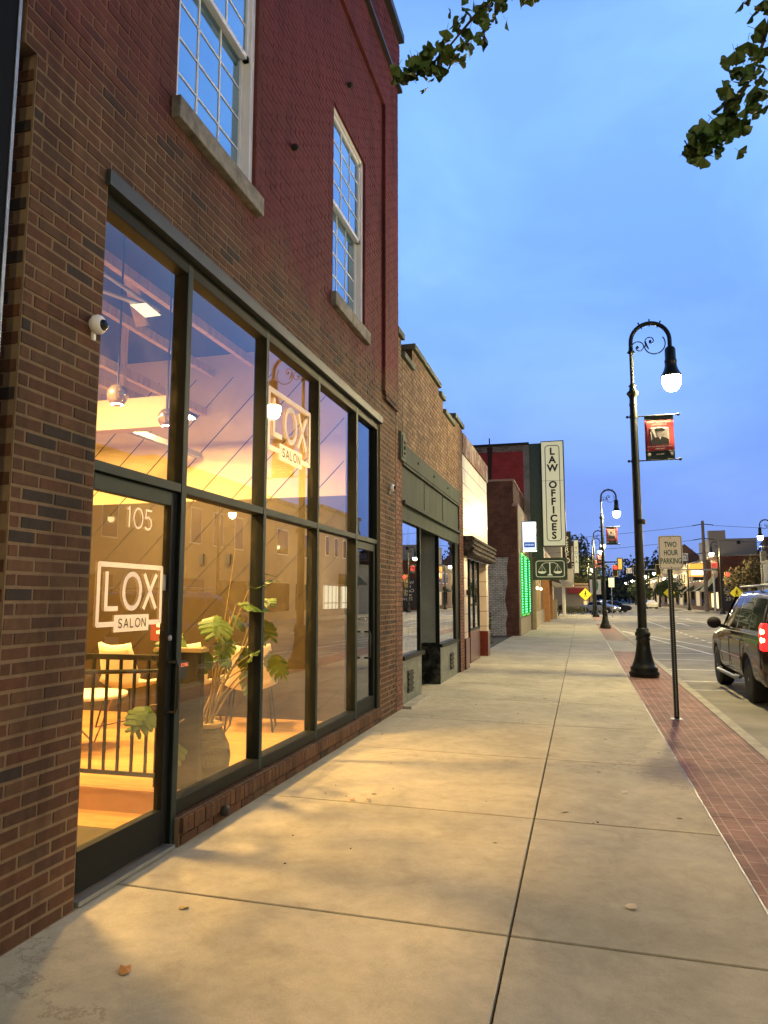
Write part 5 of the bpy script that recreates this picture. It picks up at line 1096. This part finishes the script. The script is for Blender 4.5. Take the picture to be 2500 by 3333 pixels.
pieces('lit_shopfront', emis('warm shop light', (1,.78,.38), 1.6), t, [(19.12,19.2,99.5,101,.3,2.3), (19.12,19.2,101.6,104,.4,2.2)])
t = thing('orange_sign', 'glowing orange and white box sign above the corner shop awning', 'sign', (18.0, 99.5, 5)); g = MB(); g.box(15.9,17.8,99,99.5,4.3,5.9); g.build('sign_box', emis('orange light box', (1,.33,.04), 1.6), t); g = MB(); g.box(16.1,17.6,98.97,98.99,4.5,5.05); g.build('white_band', emis('white print lit', (1,.85,.6), 2.6), t); g = MB(); g.box(16.4,17.9,99,99.3,3.8,4.2); g.build('lower_plate', M['blackmat'], t)
blk = [('gabled_building','brick building with a stepped gable behind the corner shop',(18.6,34,104,122,6.3),(.16,.10,.08)), ('tan_building','tan two storey building with tall windows behind the corner shop',(18.6,34,122,140,6.6),(.30,.24,.17)),
       ('dark_building','dark brick building halfway down the right side',(18.6,34,140,160,7.2),(.12,.08,.065)), ('beige_building','beige building near the far end of the right side',(18.6,34,160,185,5.8),(.28,.23,.18)), ('brown_building','low brown building at the far end of the right side',(18.6,34,185,230,5.0),(.16,.12,.09))]
for nm, lab, (x0,x1,y0,y1,h), c in blk:
    t = thing(nm, lab, 'building', (x0, y0, 0)); g = MB(); g.box(x0,x1,y0,y1-.1,0,h); g.build('wall', mat(nm+' wall', c, .9, var=.2, vscale=.8), t)
    g = MB(); g.box(x0-.2,x1,y0-.05,y1-.12,h,h+.25); g.build('cornice', M['stone'], t)
    windows_on(t, 'W', [(y,y+1.1,3.9,5.6) for y in np.arange(y0+1.5, y1-2, 3.0)], x=x0)
    for q, y in enumerate(np.arange(y0+1, y1-4, 5.0)):
        pieces('shopfront', emis('dim shop light', (1,.75,.4), .5) if q % 3 == 1 else M['carglass'], t, [(x0-.05,x0+.02,y,y+3.2,.5,2.6)])
        if q % 2 == 0: g = MB(); g.prism([(x0-1.3,2.5),(x0-.02,3.5),(x0-.02,2.7)], y-.2, y+3.5, 'y'); g.build('awning', mat('dark canvas', (.025,.03,.028), .9), t)
t = thing('steepled_house', 'brick house with a pointed gable rising behind the right side shops', 'building', (19,150,0)); g = MB(); g.prism([(19.5,0),(25,0),(25,9.5),(22.2,12),(19.5,9.5)], 150.2, 160, 'y'); g.build('wall', mat('gable brick', (.14,.08,.065), .9, var=.2), t); g = MB(); g.box(21.7,22.7,150,150.15,8.6,10.2); g.build('window', M['white'], t)
t = thing('rooftop_block', 'pale flat topped block standing behind the utility pole', 'building', (24,125,0)); g = MB(); g.box(22.5,29.5,125,135,0,11.0); g.box(22.5,25.0,124.9,126,11.0,12.3); g.build('wall', mat('pale render', (.33,.30,.27), .9), t); g = MB(); g.box(26.6,27.1,124.9,125,10.1,10.6); g.build('vent', M['blackmat'], t)
t = thing('grey_building', 'low grey stone building with a pale pilaster at the right edge behind the tree', 'building', (19.6,74,0)); g = MB(); g.box(19.6,34,72.55,77.4,0,4.9); g.build('wall', mat('blue grey stone', (.16,.17,.19), .9, var=.2, vscale=2), t); g = MB(); g.box(19.5,20.0,77.4,77.8,0,6.1); g.build('pilaster', M['stone'], t); g = MB(); g.box(19.45,34,72.56,77.39,4.9,5.1); g.build('coping', M['stone'], t)
t = thing('chimney_building', 'dark brick building with a square chimney at the right', 'building', (26,103,0)); g = MB(); g.box(24.3,40,101,120,0,7.3); g.build('wall', mat('dark chimney brick', (.11,.06,.05), .9, var=.2), t); g = MB(); g.box(25.2,27.2,100.9,102.5,7.3,9.3); g.build('chimney', mat('dark chimney brick', (.11,.06,.05)), t)
t = thing('gabled_house', 'pale gabled house roof at the right edge above the grey building', 'building', (30,120,0)); g = MB(); g.prism([(28.5,0),(42,0),(42,6.8),(33.5,9.6),(28.5,7.0)], 121, 130, 'y'); g.build('wall', mat('pale siding', (.42,.40,.38), .9), t); g = MB(); g.prism([(28.0,6.8),(33.5,9.9),(42.5,6.9),(42.5,6.6),(33.5,9.5),(28.0,6.5)], 120.5, 130.5, 'y'); g.build('roof', M['blackmat'], t)

# ------------------------------------------------------------------ opposite side of the street (mirrored in the glass)
def opp(lab, y0, y1, h, c, wins, shop, awn=None, lit=None):
    t = thing('shop_building', lab, 'building', (19.6, y0, 0)); g = MB(); g.box(19.6,34,y0+.03,y1-.03,-.1,h); g.build('wall', mat(lab[:14], c, .9, var=.15, vscale=1), t); g = MB(); g.box(19.35,34,y0+.05,y1-.05,h,h+.3); g.build('cornice', M['stone'], t)
    windows_on(t, 'W', wins, x=19.6)
    for a, b in shop: g = MB(); g.box(19.53,19.62,a,b,.6,2.7); g.build('shop_window', lit or M['carglass'], t)
    if lit:
        g = MB(); [g.box(19.50,19.53,y,y+.06,.6,2.7) for a, b in shop for y in np.arange(a, b, 1.1)]; [g.box(19.50,19.53,a,b,1.1,1.16) for a, b in shop]; g.build('mullion', M['blackmat'], t)
    if awn: g = MB(); g.prism([(18.5,2.9),(19.6,3.9),(19.6,2.9)], *awn, 'y'); g.build('awning', mat('dark green canvas', (.01,.03,.022), .9), t)
opp('cream brick shop building across the street opposite the camera', -8, 14, 8.0, (.38,.30,.20), [(y,y+1.2,4.4,6.6) for y in (-6,-3,0,3,6,9)], [(-6,0),(2,8)])
opp('plain tan two storey building across the street opposite the tile shop', 14, 34, 8.6, (.42,.33,.22), [(y,y+1.3,4.5,6.8) for y in (16,19.5,23,26.5,30)], [(16,21),(23,31)])
opp('buff brick building with arched cornice across the street', 34, 47, 9.0, (.44,.33,.20), [(y,y+1.3,4.8,7.0) for y in (35.5,38.3,41.1,44)], [(36,40),(42,46)])
opp('pale upper walled shop with paired white windows across the street', 47, 60.5, 8.8, (.45,.35,.22), [(51,53.2,4.9,6.9),(55.6,57.8,4.9,6.9)], [(49,53.5),(55,58.5)])
b = opp('grey shop with brightly lit windows under a dark green awning across the street', 60.5, 72.5, 9.6, (.30,.27,.25), [(y,y+.9,5.4,7.2) for y in (62,64.5,67,69.5)], [(61.5,65.5),(66.5,71.5)], (65.8,72.2), emis('bright shop window', (1,.93,.62), 1.5))

# ------------------------------------------------------------------ trees
def tree(name, label, x, y, h, r, n, s, m, th=.18, crown=None, cat='tree', trunk_h=.35):
    t = thing(name, label, cat, (x, y, 0), 'trees beyond the shops'); rnd = random.Random(int(x*31+y*7)); g = MB()
    g.tube([(x,y,-.2),(x+.1,y,h*trunk_h),(x-.1,y,h*.8)], [th,th*.7,th*.2], 8); cl = []
    for k in range(9):
        a = rnd.random()*6.28; z = h*(trunk_h+.62*rnd.random()*.9); q = r*rnd.uniform(.35,.8)*(1-.5*max(0,(z/h-.6))); p = (x+q*math.cos(a), y+q*math.sin(a), z); cl.append(p); g.tube([(x,y,h*trunk_h*.8), p], [th*.4,th*.1], 5)
    g.build('trunk', M['bark'], t); g = MB(); g.keep = True; cl += [(x,y,h*.85),(x,y,h*.6)]
    for p in cl:
        rr_ = r*rnd.uniform(.35,.55)
        for _ in range(n//len(cl)):
            d = Vector((rnd.gauss(0,1), rnd.gauss(0,1), rnd.gauss(0,.8))).normalized()*rr_*rnd.random()**.45; q = Vector(p)+d; a = Vector((rnd.gauss(0,1),rnd.gauss(0,1),rnd.gauss(0,1))).normalized(); b = a.cross(Vector((rnd.gauss(0,1),rnd.gauss(0,1),rnd.gauss(0,1)))).normalized(); u = s*rnd.uniform(.5,1.4)
            g.add([q-a*u, q+b*u*.6, q+a*u, q-b*u*.6], [(0,1,2,3)])
    g.build('crown', m, t)
tree('street_tree', 'leafy street tree on the right corner glowing red from the traffic light', 20.6, 84, 5.6, 3.3, 6000, .14, mat('foliage with red signal glow', (.07,.055,.025), .8, var=.4), .14)  # red glow of the signal is put into the leaf colour
tree('street_tree', 'small tree by the kerb on the right beyond the crossing', 15.6, 118, 4.4, 2.2, 1500, .2, M['treeleaf'], .1)
tree('street_tree', 'round young tree right of the far lamps', 14.9, 155, 4.8, 2.4, 1200, .25, M['treeleaf'], .1); tree('street_tree', 'small tree among the lamps in the distance', 15.2, 185, 5, 2.4, 900, .3, M['treeleaf2'], .1)
tree('tall_tree', 'tall tree behind the grey clapboard building on the left', 2.2, 128, 12.5, 4.2, 3000, .3, M['treeleaf2'], .3); tree('tall_tree', 'broad tree on the left beyond the crossing', 1.0, 142, 9.0, 5.0, 2500, .35, M['treeleaf2'], .3)
tree('tall_tree', 'yellow green tree lit by the lamps on the left', 1.8, 112, 4.6, 2.6, 1800, .2, mat('lit foliage', (.10,.11,.03), .8, var=.4), .15)  # lamp light on this crown is put into its brighter leaf colour
ft = [(-6,185,11,7),(-14,200,14,9),(2,225,9,6),(20,250,15,9),(28,240,17,10),(37,255,15,9),(47,262,18,10),(14,300,12,9),(5,320,9,9),(60,250,16,10),(24,215,13,7),(34,205,12,7),(-26,210,15,10),(72,240,17,11),(-4,330,9,9),(42,170,12,8),(52,150,11,7)]
names = ['left edge','far left','by the left lamps','centre right','right of centre','right','far right','end of the street','end of the left kerb','behind the grey house','behind the dark shops','behind the beige shops','outer left','outer right','far end left','behind the chimney','behind the gabled house']
for (x, y, h, r), nm in zip(ft, names): tree('distant_tree', 'dark distant tree, %s of the tree line' % nm, x, y, h, r, 1500, .55, M['treeleaf2'], .35, trunk_h=.2)
g = MB(); g.keep = True
rnd = random.Random(3)
for i in range(14000):
    x = rnd.uniform(-140, 200); h = 9+4*math.sin(x*.07)+2*math.sin(x*.23); p = Vector((x, 380+rnd.uniform(0,12), rnd.random()**.7*h)); a = Vector((rnd.gauss(0,1),rnd.gauss(0,1),rnd.gauss(0,1))).normalized(); b = a.cross(Vector((0,0,1))).normalized(); u = rnd.uniform(.6,1.6); g.add([p-a*u, p+b*u, p+a*u, p-b*u], [(0,1,2,3)])
struct(g.build('distant_wood', M['treeleaf2']), 'stuff')
# street tree over the camera: ginkgo with two drooping branches
GT = thing('ginkgo_tree', 'ginkgo tree whose two leafy branches hang into the top of the view', 'tree', (4.55, .9, -.06))
tx, ty = 3.85, .2
g = MB(); g.tube([(tx,ty,-.1),(tx+.03,ty,1.5),(tx-.02,ty+.1,3.2),(tx,ty+.2,5.2),(tx,ty+.2,7.5)], [.14,.11,.09,.06,.02], 10)
def ginkgo(g, p, n_dir, s, up):
    n = Vector(n_dir).normalized(); u = (Vector(up)-n*Vector(up).dot(n)).normalized(); v = n.cross(u); pts = [p]; ph = p.x*40+p.z*23
    for k in range(13):
        a = R(-66+11*k); r = s*(.97+.05*math.sin(k*1.7+ph)-(.22 if k == 6 else 0)-(.06 if k in (0,12) else 0)); pts.append(p+(u*math.cos(a)+v*math.sin(a))*r+n*.16*s*math.cos(k*.9+ph))
    g.add(pts, [(0,k+1,k+2) for k in range(12)])
    q = p-u*s*.55+n*s*.1; w = v*s*.02; g.add([p+w, p-w, q-w, q+w], [(0,1,2,3)])
B1 = [(tx,ty+.15,4.3),(3.3,1.6,4.55),(2.85,2.6,4.50),(2.34,2.98,4.34),(2.10,3.03,4.20),(1.93,3.03,4.02),(1.77,3.0,3.96)]
B2 = [(tx,ty+.15,3.8),(3.75,1.9,4.55),(3.50,2.7,4.35),(3.36,2.95,4.05),(3.27,3.0,3.78),(3.17,3.0,3.56),(3.08,3.0,3.44),(3.0,3.0,3.38)]
for Bp in (B1, B2): g.tube(Bp, [.04,.025,.015,.010,.007]+[.004]*(len(Bp)-5), 6)
g.tube([(tx,ty,3.4),(4.8,.9,4.6),(5.4,1.2,5.2)], [.05,.03,.01], 6); g.tube([(tx,ty,4.6),(3.2,-.8,5.4)], [.04,.01], 6)
g.build('trunk', M['bark'], GT)
def foliage(Bp, start, n, spread, s, rnd, taper=True):
    g = MB(); g.keep = True; segs = list(zip(Bp[start:], Bp[start+1:]))
    for i in range(n):
        k = rnd.randrange(len(segs)); a, b = segs[k]; f = rnd.random(); c = Vector(a).lerp(Vector(b), f); tt = (k+f)/len(segs); sp = spread*(1.0-.72*tt) if taper else spread
        p = c+Vector((rnd.gauss(0,.55), rnd.gauss(0,.55), rnd.gauss(-.15,.5)))*sp
        ginkgo(g, p, (rnd.gauss(0,1), -1+rnd.gauss(0,.6), rnd.gauss(0,.8)), s*rnd.uniform(.65,1.1), (rnd.gauss(0,.8), rnd.gauss(0,.4), -.6+rnd.gauss(0,.8)))
    return g
rnd = random.Random(11)
g = foliage(B1, 2, 190, .15, .050, rnd); g.build('foliage', M['leaf'], GT)
g = foliage(B2, 2, 230, .145, .050, rnd); g.build('foliage', M['leaf'], GT)
g = MB(); g.keep = True
for c in ((4.4,.3,5.4),(3.6,-.6,6.0),(4.8,-.9,5.2),(3.9,.1,7.0),(5.3,1.1,5.5),(4.9,.3,6.3)):
    for _ in range(260): p = Vector(c)+Vector((rnd.gauss(0,.4), rnd.gauss(0,.4), rnd.gauss(0,.35))); ginkgo(g, p, (rnd.gauss(0,1),rnd.gauss(0,1),rnd.gauss(0,1)), .06, (rnd.gauss(0,1),rnd.gauss(0,1),-1))
g.build('upper_crown', M['leaf'], GT)
